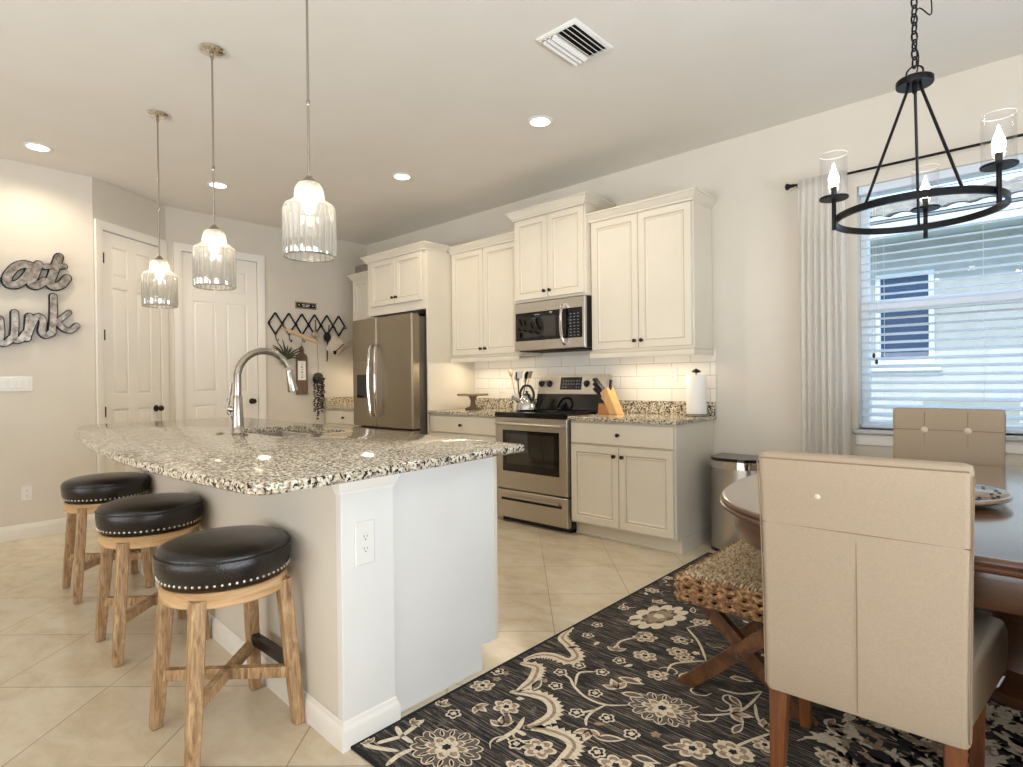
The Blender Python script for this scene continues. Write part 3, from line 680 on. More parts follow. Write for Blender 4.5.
for lab, dx, dy, ln, cat, mt, nm in ut:
    b0 = Vector((cx+dx*.25, cy+dy*.3, cz+.022)); tp = Vector((cx+dx*1.35, cy+dy, cz+ln)); dirv = (tp-b0).normalized()
    t = thing(nm, lab, cat, b0); MB().tube([b0, tp], .0045, 8).build('handle', mt, t)
    T = Matrix.Translation(tp) @ axT(dirv)
    if 'spoon' in nm or nm == 'ladle': MB().lathe([(.001, -.006), (.016, .002), (.030, .024), (.033, .044), (.022, .066), (.001, .074)], (0, 0, 0), 14, 0, T, 1, .35).build('bowl', mt, t)
    else: MB().box((-.024, -.003, -.004), (.024, .003, .066), .006, T=T).build('blade', mt, t)
# knife block
bx, by, bz = -.775, -.24, .915
kb = thing('knife_block', 'slanted light wood knife block right of the oven', 'knife block', (bx, by, bz))
T = Matrix.Translation((bx, by, bz)) @ Matrix.Rotation(math.radians(-6), 4, 'Z')
# profile in XZ: leaning left, extruded along Y
prof = [(-.075, 0), (.13, 0), (.035, .205), (-.115, .105)]
Tk = T @ Matrix.Rotation(math.radians(90), 4, 'X')
MB().prism([(.055, 0), (.13, 0), (.025, .215), (-.04, .17)], -.05, .05, T=Tk, bev=.004).build('block_body', 'block_wood', kb)
MB().prism([(-.065, 0), (.056, 0), (.03, .07), (-.055, .085)], -.05, .05, T=Tk, bev=.003).build('block_foot', 'block_end', kb)
slant = (T.to_3x3() @ Vector((-.62, 0, .62))).normalized()
i = 0
for r_ in range(3):
    for c_ in range(2+(r_ < 2)):
        base = T @ Vector((-.03-.012*r_+.018*r_, -.032+c_*.030, .125+r_*.030)); L_ = .115+.012*r_
        e = base+slant*L_
        kf = thing('kitchen_knife', 'black-handled knife in the knife block, %s %s' % (('bottom row,', 'middle row,', 'top row,')[r_], ('nearest slot', 'middle slot', 'wall-side slot')[c_]), 'knife', base, 'knives in the knife block')
        MB().tube([base-slant*.03, base+slant*.010], .006, 8).build('bolster', 'steel', kf)
        MB().tube([base+slant*.010, base+slant*L_*.5, e], [.0135, .012, .0145], 8).build('handle', 'black_plastic', kf)
sc_b = T @ Vector((.028, 0, .205)); sc = thing('kitchen_scissors', 'black-handled kitchen scissors upright at the top of the knife block', 'scissors', sc_b)
MB().box((-.010, -.012, -.02), (.010, .012, .072), .005, T=Matrix.Translation(sc_b) @ Matrix.Rotation(math.radians(6), 4, 'Y')).build('handle', 'black_plastic', sc)
# paper towel holder
px_, py_, pz_ = -.072, -.135, .915
ph = thing('paper_towel_holder', 'metal paper towel stand with black finial by the right wall', 'paper towel holder', (px_, py_, pz_))
MB().lathe([(.001, 0), (.085, 0), (.088, .006), (.085, .012), (.010, .014), (.001, .014)], (px_, py_, pz_), 28).build('base', 'nickel', ph)
MB().tube([(px_, py_, pz_+.012), (px_, py_, pz_+.325)], .006, 10).build('rod', 'nickel', ph)
MB().lathe([(.006, 0), (.010, .004), (.030, .008), (.034, .016), (.018, .026), (.008, .034), (.001, .036)], (px_, py_, pz_+.315), 20).build('finial', 'black_plastic', ph)
pt = MB().lathe([(.020, 0), (.070, 0), (.072, .004), (.072, .282), (.070, .286), (.020, .286), (.019, .28), (.019, .01), (.020, 0)], (px_, py_, pz_+.016), 40).build('paper_towel_roll', 'paper', origin=(px_, py_, pz_+.016))
tag(pt, 'white paper towel roll standing on its metal holder', 'paper towels')
# cake stand
ax_, ay_, az_ = -2.28, -.30, .915
ck = thing('cake_stand', 'brown wooden cake stand on the counter beside the fridge', 'cake stand', (ax_, ay_, az_))
MB().lathe([(.001, 0), (.075, 0), (.078, .008), (.066, .018), (.034, .028), (.024, .05), (.022, .085), (.034, .115), (.050, .135), (.001, .135)], (ax_, ay_, az_), 28).build('pedestal', 'board_wood', ck)
MB().lathe([(.001, .135), (.15, .135), (.153, .141), (.153, .150), (.148, .154), (.001, .152)], (ax_, ay_, az_), 36).build('plate', 'linen_seam', ck)
# trash can
tx0, tx1, ty0, ty1 = .07, .44, -.33, -.03
tc_ = thing('trash_can', 'tall stainless step bin with black lid rim beside the base cabinet', 'trash can', ((tx0+tx1)/2, (ty0+ty1)/2, 0))
def bin_poly(g): return [(tx0+.09-g*.3, ty0-g), (tx1-.09+g*.3, ty0-g), (tx1-.03+g*.5, ty0+.04-g*.5), (tx1+g, ty0+.11), (tx1+g, ty1), (tx0-g, ty1), (tx0-g, ty0+.11), (tx0+.03-g*.5, ty0+.04-g*.5)]
MB().prism(bin_poly(.0), .02, .575).build('body', 'steel', tc_, angle=60)
MB().prism(bin_poly(.003), 0, .022).build('foot_ring', 'black_plastic', tc_, angle=60)
MB().prism(bin_poly(.008), .575, .625, bev=.006).build('rim', 'chrome', tc_, angle=60)
MB().prism(bin_poly(.004), .626, .645, bev=.006).build('lid', 'black_gloss', tc_, angle=60)
MB().box((.2, ty0-.045, .005), (.28, ty0, .018), .004).build('pedal', 'black_plastic', tc_)

# ------------------------------------------------------------------ island
IZ = .884; ix1, iyN, iyK, ix0 = .095, -3.195, -2.462, -2.85
isl = thing('kitchen_island', 'white painted kitchen island with corner post and recessed end panel', 'island', (-1.4, -2.8, 0))
MB().prism([(ix0, iyN+.13), (ix1-.004, iyN), (ix1-.004, iyN+.16), (ix0, iyN+.16)], 0, IZ).build('seating_wall', 'wall_paint', isl)
MB().box((ix0, iyN+.16, .10), (-1.82, iyK, IZ)).box((-1.0, iyN+.16, .10), (ix1-.03, iyK, IZ)).box((-1.82, iyN+.16, .10), (-1.0, iyK, .66)).box((-1.82, iyK-.02, .66), (-1.0, iyK, IZ)).box((ix0, iyN+.16, 0), (ix1-.03, iyK-.075, .10)).build('cabinet_body', 'cabinet_paint', isl)
ep = MB(); P_ = [(iyN+.15, 0), (iyK-.075, 0), (iyK-.075, .10), (iyK, .10), (iyK, IZ), (iyN+.15, IZ)]
Te = Matrix(((0, 0, 1, 0), (1, 0, 0, 0), (0, 1, 0, 0), (0, 0, 0, 1)))
ep.prism(P_, ix1-.03, ix1-.005, T=Te); ep.build('end_panel', 'island_paint', isl)
MB().box((ix1-.03, iyK, .10), (ix1-.003, iyK+.022, IZ-.004), .002).build('face_frame', 'cabinet_paint', isl)
post = MB().box((.088, -3.197, 0), (.12, -2.992, IZ), .0015).build('corner_post', 'island_paint', isl)
# only the outer part of the post stands proud; mouldings wrap it
PC = [(0, -.056), (.003, -.056), (.004, -.048), (.008, -.044), (.010, -.036), (.016, -.020), (.018, -.012), (.022, -.008), (.022, 0), (0, 0)]
MB().sweep([(.086, -3.197), (.12, -3.197), (.12, -2.992), (.09, -2.992)], PC, IZ-.001, side=1).build('post_crown', 'trim_paint', post, angle=18)
BB = [(0, 0), (.012, 0), (.012, .060), (.009, .070), (.005, .076), (.003, .088), (0, .092)]
MB().sweep([(ix0, iyN+.128), (.06, iyN), (.12, -3.197), (.12, -2.992), (.09, -2.992)], BB, 0, side=1).build('baseboard', 'trim_paint', isl, angle=18)
# doors on the kitchen side
xs = [ix0+.02, ix0+.47, -1.86, -1.40, -.94, -.50, ix1-.05]
for a, b in zip(xs[:-1], xs[1:]):
    mb = MB(); mb.rings((b-.006, iyK+.001, .115), (-1, 0, 0), (0, 1, 0), b-a-.012, .75, DOORR, {4: 1}); dd = mb.build('door', ['cabinet_paint', 'glaze'], isl, angle=20)
    k = MB(); knob(k, (b-.05, iyK+.021, .80), (0, 1, 0)); k.build('knob', 'bronze', dd)
# granite top (overhangs far past the seating wall in a gentle curve)
outline = [(.155, -2.335), (.185, -2.60), (.215, -2.95), (.238, -3.25), (.245, -3.44), (.232, -3.50), (.185, -3.525), (.05, -3.54), (-.35, -3.568), (-.75, -3.575), (-1.2, -3.560), (-1.65, -3.525), (-2.08, -3.475), (-2.5, -3.41), (-2.8, -3.345), (-3.0, -3.27), (-3.09, -3.20), (-3.115, -3.08), (-3.10, -2.85), (-3.06, -2.4), (-3.04, -2.20), (-2.03, -2.235), (-.685, -2.29)]
pts = []
sm = spline([Vector(p) for p in outline[:19]], 4); pts = [(p.x, p.y) for p in sm]+outline[19:]
pts = pts[::-1]  # orientation fixed below
ar = sum(pts[i-1][0]*pts[i][1]-pts[i][0]*pts[i-1][1] for i in range(len(pts)))
if ar < 0: pts = pts[::-1]
hx0, hx1, hy0, hy1 = -1.76, -1.06, -2.825, -2.41; r_ = .03
hole = []
for cx_, cy_, a0 in ((hx1-r_, hy1-r_, 0), (hx0+r_, hy1-r_, 90), (hx0+r_, hy0+r_, 180), (hx1-r_, hy0+r_, 270)):
    for k in range(5): a = math.radians(a0+k*22.5); hole.append((cx_+r_*math.cos(a), cy_+r_*math.sin(a)))
mb = MB(); slab(mb, pts, .885, .917, .006, hole); it = mb.build('granite_countertop', 'granite', origin=(-1.4, -2.8, .885), angle=50)
tag(it, 'large curved speckled granite top over the kitchen island', 'countertop')
# sink
sk = thing('kitchen_sink', 'stainless undermount sink set into the island granite', 'sink', (-1.41, -2.62, .70))
def rr(g, z):
    out = []
    for cx_, cy_, a0 in ((hx1-r_, hy1-r_, 0), (hx0+r_, hy1-r_, 90), (hx0+r_, hy0+r_, 180), (hx1-r_, hy0+r_, 270)):
        for k in range(5): a = math.radians(a0+k*22.5); out.append((cx_+(r_+g)*math.cos(a), cy_+(r_+g)*math.sin(a), z))
    return out
mb = MB(); mb.grid([rr(.02, .884), rr(.004, .884), rr(.002, .72), rr(-.02, .70)], 0, close_u=True); mb.bm.faces.new([mb.bm.verts.new(p) for p in rr(-.02, .70)])
o = mb.build('basin', 'steel', sk)
MB().lathe([(.001, 0), (.04, 0), (.042, .003), (.001, .004)], (-1.41, -2.6, .701), 20).build('drain', 'chrome', sk)
# faucet
fx, fy_ = -1.43, -2.885
fa = thing('kitchen_faucet', 'tall gooseneck pull-down faucet behind the island sink', 'faucet', (fx, fy_, .917))
MB().lathe([(.001, 0), (.034, 0), (.035, .004), (.031, .010), (.030, .05), (.027, .11), (.024, .19), (.0215, .21), (.001, .21)], (fx, fy_, .917), 24).build('base', 'nickel', fa)
arc = [(fx, fy_, 1.08), (fx, fy_, 1.24)]
R_ = .150; cy0 = fy_+R_; zc = 1.222
arc += [(fx, cy0-R_*math.cos(math.radians(a)), zc+R_*math.sin(math.radians(a))) for a in range(10, 166, 12)]
MB().tube(arc, .0190, 16).build('gooseneck', 'nickel', fa)
a = math.radians(165); e0 = Vector((fx, cy0-R_*math.cos(a), zc+R_*math.sin(a))); dv = Vector((0, .18, -.98)).normalized()
MB().tube([e0-dv*.004, e0+dv*.012, e0+dv*.016, e0+dv*.06, e0+dv*.115, e0+dv*.122], [.0195, .020, .021, .024, .029, .028], 18).build('spray_head', 'nickel', fa)
hb = MB(); hb.tube([(fx-.01, fy_-.01, 1.05), (fx-.034, fy_-.032, 1.055)], [.017, .016], 14)
hb.tube(spline([(fx-.022, fy_-.020, .985), (fx-.034, fy_-.032, 1.03), (fx-.040, fy_-.038, 1.06), (fx-.036, fy_-.034, 1.10), (fx-.028, fy_-.026, 1.16), (fx-.026, fy_-.025, 1.195)], 5), [.006]*5+[.011]*6+[.010]*5+[.008]*12, 10); hb.build('handle', 'nickel', fa)
for x, y, lab in ((-1.50, -2.955, 'small round metal cap on the granite left of the faucet'), (-1.30, -2.905, 'small round metal cap on the granite right of the faucet')):
    tag(MB().lathe([(.001, 0), (.018, 0), (.019, .004), (.014, .008), (.001, .009)], (x, y, .9172), 18).build('sink_button', 'nickel', origin=(x, y, .9172)), lab, 'cap')

# ------------------------------------------------------------------ bar stools
def make_stool():
    t = thing('bar_stool', '', 'stool', (0, 0, 0), 'round leather stools along the island')
    hs, ft = .139, .172   # leg offsets at top and floor (half sides)
    leg = MB
    def corner(sx, sy, z):
        k = ft+(hs-ft)*(z/.50); return Vector((sx*k, sy*k, z))
    for sx, sy in ((-1, -1), (1, -1), (1, 1), (-1, 1)):
        l = MB(); rows = []
        for z_, hw in ((0, .018), (.10, .020), (.30, .0215), (.50, .022), (.505, .022)):
            c = corner(sx, sy, z_); an = math.radians(45)
            d1 = Vector((1, 0, 0)); d2 = Vector((0, 1, 0))
            rows.append([c+d1*a_*hw+d2*b_*hw for a_, b_ in ((-1, -.8), (-.8, -1), (.8, -1), (1, -.8), (1, .8), (.8, 1), (-.8, 1), (-1, .8))])
        l.grid(rows, 0, close_u=True, cap=True); lg = l.build('leg', 'oak', t, angle=30)
        c = corner(sx, sy, 0); MB().lathe([(.001, 0), (.012, 0), (.012, .004), (.001, .004)], c-Vector((0, 0, .003)), 10).build('glide', 'black_plastic', lg)
    for a_, b_ in (((-1, -1), (1, 1)), ((1, -1), (-1, 1))):
        z_ = .180; p, q = corner(*a_, z_), corner(*b_, z_); dd = (q-p).normalized(); s_ = Vector((-dd.y, dd.x, 0))
        mb = MB(); dz = 0 if a_ == (-1, -1) else .0
        rows = [[e+s_*a2*.013+Vector((0, 0, b2*.019+dz)) for a2, b2 in ((-1, -1), (1, -1), (1, 1), (-1, 1))] for e in (p, q)]
        mb.grid(rows, 0, close_u=True, cap=True); mb.build('stretcher', 'oak', t, angle=30)
    p, q = corner(-1, 1, .205), corner(1, 1, .205)
    rows = [[e+Vector((0, a2*.014, b2*.018)) for a2, b2 in ((-1, -1), (1, -1), (1, 1), (-1, 1))] for e in (p, q)]
    mb = MB(); mb.grid(rows, 0, close_u=True, cap=True); mb.build('footrest', 'black_plastic', t, angle=30)
    MB().lathe([(.150, .475), (.196, .475), (.200, .479), (.200, .522), (.196, .526), (.001, .526), (.001, .50), (.15, .50), (.150, .475)], (0, 0, 0), 48).build('seat_ring', 'oak_ring', t)
    MB().lathe([(.001, .527), (.10, .527), (.10, .536), (.001, .536)], (0, 0, 0), 24).build('swivel_plate', 'black_iron', t)
    cu_ = MB().lathe([(.001, .536), (.196, .536), (.203, .540), (.206, .556), (.209, .562), (.212, .590), (.213, .612), (.208, .622), (.210, .627), (.200, .640), (.175, .650), (.10, .656), (.001, .658)], (0, 0, 0), 48).build('cushion', 'leather', t, angle=60)
    MB().tube([(.2115*math.cos(2*PI*k/48), .2115*math.sin(2*PI*k/48), .621) for k in range(48)], .0032, 6, closed=True).build('piping', 'leather', cu_)
    nh = MB()
    for k in range(60):
        a = 2*PI*k/60; n_ = Vector((math.cos(a), math.sin(a), 0)); nh.lathe([(.0052, 0), (.004, .0025), (.001, .0035)], n_*.2055+Vector((0, 0, .549)), 6, 0, axT(n_))
    nh.build('nailhead_trim', 'nail', cu_)
    return t
st = make_stool()
st['label'] = 'nearest round black leather stool with oak legs, by the island corner post'
for k, (x, y, rz, lab) in enumerate(((-.311, -3.390, 0, None), (-1.272, -3.350, math.radians(-2), 'round black leather stool with oak legs, between the two others'),
                       (-2.258, -3.305, math.radians(-2), 'farthest round black leather stool, nearest the left wall'))):
    o = st if k == 0 else copy_tree(st)
    o.location = (x, y, .003); o.rotation_euler.z = rz
    if lab: o['label'] = lab

# ------------------------------------------------------------------ pendants
def make_pendant():
    t = thing('pendant_light', '', 'pendant light', (0, 0, 0), 'crystal pendants over the island')
    MB().lathe([(.001, 0), (.063, 0), (.064, -.005), (.056, -.014), (.030, -.021), (.010, -.026), (.001, -.026)], (0, 0, 0), 28).build('ceiling_canopy', 'chrome', t)
    s_ = MB(); s_.tube([(0, 0, -.024), (0, 0, -.925)], .0048, 10); s_.lathe([(.001, -.03), (.009, -.03), (.009, -.05), (.001, -.05)], (0, 0, 0), 12)
    for z_ in (-.62,): s_.lathe([(.0048, z_-.012), (.0072, z_-.008), (.0072, z_+.008), (.0048, z_+.012)], (0, 0, 0), 12)
    s_.build('stem', 'nickel', t)
    MB().lathe([(.001, -.915), (.010, -.915), (.016, -.925), (.030, -.938), (.036, -.945), (.001, -.945)], (0, 0, 0), 20).build('shade_holder', 'nickel', t)
    sh = MB(); seg = 72; prof = [(.034, -.943), (.044, -.950), (.052, -.965), (.056, -.99), (.058, -1.012), (.074, -1.022), (.092, -1.034), (.098, -1.050)]
    rows = [[(r*(1+.03*(1 if k % 3 else -1))*math.cos(2*PI*k/seg), r*(1+.03*(1 if k % 3 else -1))*math.sin(2*PI*k/seg), z_) for k in range(seg)] for r, z_ in prof]
    sh.grid(rows, 0, close_u=True); shd = sh.build('glass_dome', 'crystal_top', t, angle=60, recalc=False)
    n = 24
    rd = MB(); eg = MB()
    for k in range(n):
        a = 2*PI*k/n; u = Vector((math.cos(a), math.sin(a), 0)); w = Vector((-u.y, u.x, 0)); rows = []
        hw = .0118
        for z_, r in ((-1.046, .096), (-1.052, .099), (-1.10, .099), (-1.18, .099), (-1.232, .098), (-1.240, .095)):
            rows.append([u*r*c_+w*s2*hw+Vector((0, 0, z_)) for c_, s2 in ((.955, -1), (1.0, -.9), (1.045, -.3), (1.045, .3), (1.0, .9), (.955, 1))])
        rd.grid(rows, 0, close_u=True, cap=True)
        b = a+PI/n; v_ = Vector((math.cos(b), math.sin(b), 0))
        eg.tube([v_*.0985+Vector((0, 0, -1.05)), v_*.0985+Vector((0, 0, -1.238))], .0028, 6)  # pale strips between the crystals paint in their bright refracted edges
    rd.build('crystal_skirt', 'crystal', t, angle=25); eg.build('bright_edge_strip', 'crystal_top', t)
    MB().tube([(.0985*math.cos(2*PI*k/48), .0985*math.sin(2*PI*k/48), -1.240) for k in range(48)], .0022, 6, closed=True).build('bottom_hoop', 'nickel', t)
    MB().lathe([(.001, -.945), (.014, -.947), (.014, -.985), (.001, -.985)], (0, 0, 0), 12).build('socket', 'white_plastic', t)
    MB().lathe([(.001, -1.068), (.014, -1.063), (.023, -1.049), (.025, -1.034), (.020, -1.014), (.012, -.998), (.011, -.985), (.001, -.985)], (0, 0, 0), 16).build('light_bulb', 'bulb', t)
    return t
pd = make_pendant(); pd['label'] = 'largest-looking crystal pendant, nearest the camera over the island'
for k, (x, y, lab) in enumerate(((-.375, -3.025, None), (-1.39, -3.010, 'middle of the three crystal pendants over the island'), (-2.397, -2.972, 'farthest left crystal pendant, in front of the pantry door'))):
    o = pd if k == 0 else copy_tree(pd); o.location = (x, y, H)
    if lab: o['label'] = lab
# recessed lights
def make_can():
    t = thing('recessed_light', '', 'ceiling light', (0, 0, 0), 'round recessed ceiling lights')
    MB().lathe([(.062, 0), (.088, 0), (.090, -.004), (.084, -.007), (.066, -.006), (.062, 0)], (0, 0, 0), 36).build('trim_ring', 'white_plastic', t)
    MB().lathe([(.001, -.001), (.066, -.001), (.066, -.004), (.001, -.004)], (0, 0, 0), 32).build('lens', 'can_glow', t); return t
cn = make_can(); cn['label'] = 'round recessed ceiling light in front of the tall microwave cabinet'
for k, (x, y, lab) in enumerate(((-.679, -1.182, None), (-2.187, -1.193, 'round recessed ceiling light above the fridge aisle, between the nearest pendant and the vent'),
        (-3.511, -2.181, 'round recessed ceiling light behind the stem of the middle pendant'), (-3.60, -3.40, 'round recessed ceiling light at far left above the wall signs'))):
    o = cn if k == 0 else copy_tree(cn); o.location = (x, y, H)
    if lab: o['label'] = lab
    l = point('recessed_bulb_light', (x, y, H-.02), 25, WARM, .06, 'SPOT', math.radians(155))
# ceiling vent
vt = thing('ceiling_vent', 'square white louvred air vent in the ceiling', 'vent', (.025, -1.75, H))
vx0, vx1, vy0, vy1 = -.10, .15, -1.92, -1.585
f_ = MB(); f_.sweep([(vx0, vy0), (vx1, vy0), (vx1, vy1), (vx0, vy1)], [(0, 0), (0, -.004), (-.012, -.012), (-.022, -.012), (-.022, 0)], H, side=1, closed=True); f_.build('frame', 'white_plastic', vt)
MB().box((vx0+.022, vy0+.022, H-.0015), (vx1-.022, vy1-.022, H-.0005)).build('duct', 'dark_gap', vt)
for k in range(7):
    x = vx0+.040+k*(vx1-vx0-.08)/6; an = math.radians(42 if k >= 3 else -42)
    MB().box((-.0165, vy0+.023, -.001), (.0165, vy1-.023, .001), T=Matrix.Translation((x, 0, H-.015)) @ Matrix.Rotation(an, 4, 'Y')).build('louvre', 'white_plastic', vt)

# ------------------------------------------------------------------ chandelier
hc = Vector((1.430, -1.412, 0)); hr = .297; ph0 = -27.744; zd, zb = 1.916, 1.791; zh = 2.345
ch = thing('chandelier', 'black iron ring chandelier with three candle lamps in glass cylinders', 'chandelier', (hc.x, hc.y, H))
MB().lathe([(.001, 0), (.062, 0), (.064, -.006), (.050, -.020), (.012, -.026), (.001, -.026)], (hc.x, hc.y, H), 28).build('ceiling_canopy', 'black_iron', ch)
mb = MB(); rz = .282
rows = []
for k in range(64):
    a = 2*PI*k/64; u = Vector((math.cos(a), math.sin(a), 0)); rows.append([hc+u*r+Vector((0, 0, z_)) for r, z_ in ((rz-.006, 1.826), (rz+.006, 1.826), (rz+.006, 1.852), (rz-.006, 1.852))])
mb.grid(rows, 0, close_u=True, close_v=True); mb.build('ring', 'black_iron', ch, angle=40)
MB().lathe([(.001, 0), (.062, 0), (.064, .004), (.064, .022), (.060, .026), (.001, .026)], (hc.x, hc.y, zh), 32).build('hub', 'black_iron', ch)
MB().lathe([(.001, -.03), (.008, -.03), (.010, 0), (.001, 0)], (hc.x, hc.y, zh), 12).build('finial', 'black_iron', ch)
for k in range(3):
    a = math.radians((244, 305, 95)[k]); u = Vector((math.cos(a), math.sin(a), 0))
    MB().tube([hc+u*.035+Vector((0, 0, zh+.004)), hc+u*.045+Vector((0, 0, zh-.03)), hc+u*rz+Vector((0, 0, 1.852))], .0055, 8).build('rod', 'black_iron', ch)
# chain links and loop
mb = MB(); mb.tube([(hc.x+.028*math.cos(a), hc.y+.004*math.sin(a), zh+.052+.028*math.sin(a)) for a in [2*PI*k/16 for k in range(16)]], .0035, 6, closed=True); mb.build('loop', 'black_iron', ch)
lz = zh+.078; k = 0; cd = MB()
while lz < H-.03:
    d_ = (Vector((.707, .707, 0)) if k % 2 else Vector((.707, -.707, 0)))
    cd.tube([Vector((hc.x, hc.y, lz+.014))+d_*.0115*math.cos(a)+Vector((0, 0, .023*math.sin(a))) for a in [2*PI*j/12 for j in range(12)]], .0034, 6, closed=True)
    lz += .034; k += 1
cd.build('chain', 'black_iron', ch)
MB().tube(spline([(hc.x+.004, hc.y, zh+.03), (hc.x+.012, hc.y+.01, zh+.12), (hc.x-.008, hc.y+.006, zh+.2), (hc.x+.012, hc.y, zh+.3), (hc.x+.05, hc.y+.04, zh+.28), (hc.x+.045, hc.y+.035, zh+.38), (hc.x+.01, hc.y, zh+.48), (hc.x, hc.y, H-.02)], 8), .0026, 6).build('cord', 'black_iron', ch)
for k in range(3):
    a = ph0+k*2*PI/3; p = hc+Vector((math.cos(a)*hr, math.sin(a)*hr, 0))
    arm = MB(); arm.tube([p+Vector((0, 0, zb)), p+Vector((0, 0, zd))], .0085, 10); am = arm.build('arm', 'black_iron', ch)
    MB().lathe([(.001, 0), (.052, 0), (.054, .003), (.054, .008), (.052, .008), (.050, .005), (.001, .005)], p+Vector((0, 0, zd)), 28).build('bobeche', 'black_iron', am)
    MB().lathe([(.001, .005), (.011, .005), (.011, .050), (.001, .050)], p+Vector((0, 0, zd)), 14).build('candle_sleeve', 'black_iron', am)
    MB().lathe([(.001, .050), (.009, .050), (.018, .066), (.020, .084), (.015, .104), (.007, .124), (.003, .142), (.001, .148)], p+Vector((0, 0, zd)), 14).build('light_bulb', 'bulb', am)
    MB().lathe([(.0485, .009), (.050, .009), (.050, .182), (.0485, .182), (.0485, .009)], p+Vector((0, 0, zd)), 32).build('glass_cylinder', 'clear_glass', am)
    MB().tube([p+Vector((0.0492*math.cos(2*PI*j/32), .0492*math.sin(2*PI*j/32), zd+.182)) for j in range(32)], .0013, 6, closed=True).build('rim_glint', 'ceramic', am)  # opaque white ring paints the bright glint along the glass lip

# ------------------------------------------------------------------ rug
RX0, RX1, RY0, RY1 = .13, 3.0, -3.175, -.42
rug = MB(); RZ = .009
rug.box((RX0, RY0, .0005), (RX1, RY1, RZ), .002)
rug.box((RX0-.004, RY0-.004, .0005), (RX0+.010, RY1+.004, RZ+.0012), .002, 1); rug.box((RX0, RY0-.004, .0005), (RX1, RY0+.010, RZ+.0012), .002, 1); rug.box((RX0, RY1-.01, .0005), (RX1, RY1+.004, RZ+.0012), .002, 1)
CR, TN, TP, DK = 2, 3, 4, 5
lay = [0]
def zl(k): return RZ+.0006+k*.0005
def rpoly(pts, mi, k):
    pts = [(min(max(p[0], RX0+.012), RX1-.01), min(max(p[1], RY0+.012), RY1-.012)) for p in pts]
    vs = [rug.bm.verts.new((p[0], p[1], zl(k))) for p in pts]
    c = rug.bm.verts.new((sum(p[0] for p in pts)/len(pts), sum(p[1] for p in pts)/len(pts), zl(k)))
    for i in range(len(vs)):
        if (vs[i].co-vs[(i+1) % len(vs)].co).length < 1e-7: continue
        f = rug.bm.faces.new((vs[i], vs[(i+1) % len(vs)], c)); f.material_index = mi
def rrib(path, w, mi, k, n=6, taper=True, serr=0):
    P = spline([Vector((*p, 0)) for p in path], n); L_ = []; R_ = []; m_ = len(P)
    for i, p in enumerate(P):
        d = (P[min(i+1, m_-1)]-P[max(i-1, 0)]); d = d.normalized() if d.length else Vector((1, 0, 0)); s_ = Vector((-d.y, d.x, 0)); t_ = i/(m_-1)
        ww = w*(min(1, 4*t_+.25, 4*(1-t_)+.25) if taper else 1)
        L_.append(p+s_*ww*(1+(serr if i % 2 else -serr*.3))); R_.append(p-s_*ww)
    vl = [rug.bm.verts.new((max(p.x, RX0+.012), max(p.y, RY0+.012), zl(k))) for p in L_]; vr = [rug.bm.verts.new((max(p.x, RX0+.012), max(p.y, RY0+.012), zl(k))) for p in R_]
    for i in range(m_-1): rug.bm.faces.new((vl[i], vl[i+1], vr[i+1], vr[i])).material_index = mi
def star(x, y, r, n, dep, mi, k, ph=0, ex=1, ey=1, pw=1, m_=8):
    pts = []
    for i in range(n*m_):
        a = 2*PI*i/(n*m_); q = abs(math.cos(a*n/2))**pw; rr_ = r*(1-dep+dep*q)
        xx, yy = rr_*math.cos(a)*ex, rr_*math.sin(a)*ey; pts.append((x+xx*math.cos(ph)-yy*math.sin(ph), y+xx*math.sin(ph)+yy*math.cos(ph)))
    rpoly(pts, mi, k)
def leaf(x, y, l, w, ph, mi, k):
    pts = []
    for i in range(17):
        t_ = i/16; pts.append((t_*l, w*math.sin(PI*t_**.8)))
    for i in range(15, 0, -1):
        t_ = i/16; pts.append((t_*l, -w*math.sin(PI*t_**.8)*.8))
    rpoly([(x+a*math.cos(ph)-b*math.sin(ph), y+a*math.sin(ph)+b*math.cos(ph)) for a, b in pts], mi, k)
def fl_big(x, y, r, ph=0):
    star(x, y, r, 14, .16, CR, 0, ph, 1, .8); star(x, y, r*.95, 14, .17, TP, 1, ph, 1, .8)
    for j in range(14):
        a = ph+j*2*PI/14; leaf(x+math.cos(a)*r*.50, y+math.sin(a)*r*.42, r*.36, r*.075, a, CR, 2); leaf(x+math.cos(a)*r*.54, y+math.sin(a)*r*.45, r*.27, r*.04, a, DK, 3)
    star(x, y, r*.60, 8, .35, CR, 3, ph+.2, 1, .8); star(x, y, r*.50, 8, .4, TN, 4, ph+.2, 1, .8); star(x, y, r*.34, 6, .35, CR, 5, ph); star(x, y, r*.13, 6, .3, DK, 6, ph)
def fl_med(x, y, r, ph=0, n=6):
    star(x, y, r, n, .32, CR, 2, ph, 1, .85); star(x, y, r*.80, n, .34, TN, 3, ph, 1, .85); star(x, y, r*.5, n, .4, CR, 4, ph+.3); star(x, y, r*.22, 5, .3, DK, 5, ph)
def fl_small(x, y, r, ph=0):
    star(x, y, r, 5, .3, CR, 2, ph); star(x, y, r*.72, 5, .3, DK, 3, ph); star(x, y, r*.4, 4, .3, CR, 4, ph)
def palm(x, y, r, ph=0):
    star(x, y, r, 11, .25, CR, 1, ph, 1.25, .75, .6); star(x, y, r*.62, 9, .2, TP, 2, ph, 1.3, .7); star(x, y, r*.55, 7, .25, TN, 3, ph, 1.25, .6); star(x, y, r*.2, 5, .3, CR, 4, ph)
def bud(x, y, r, ph=0):
    for d_ in (-.9, 0, .9): leaf(x, y, r*(1.3 if d_ == 0 else 1.1), r*.33, ph+d_, CR, 2); leaf(x+math.cos(ph+d_)*r*.2, y+math.sin(ph+d_)*r*.2, r*.75, r*.16, ph+d_, TN, 3)
def vine(path, w=.0055, mi=CR): rrib(path, w, mi, 1)
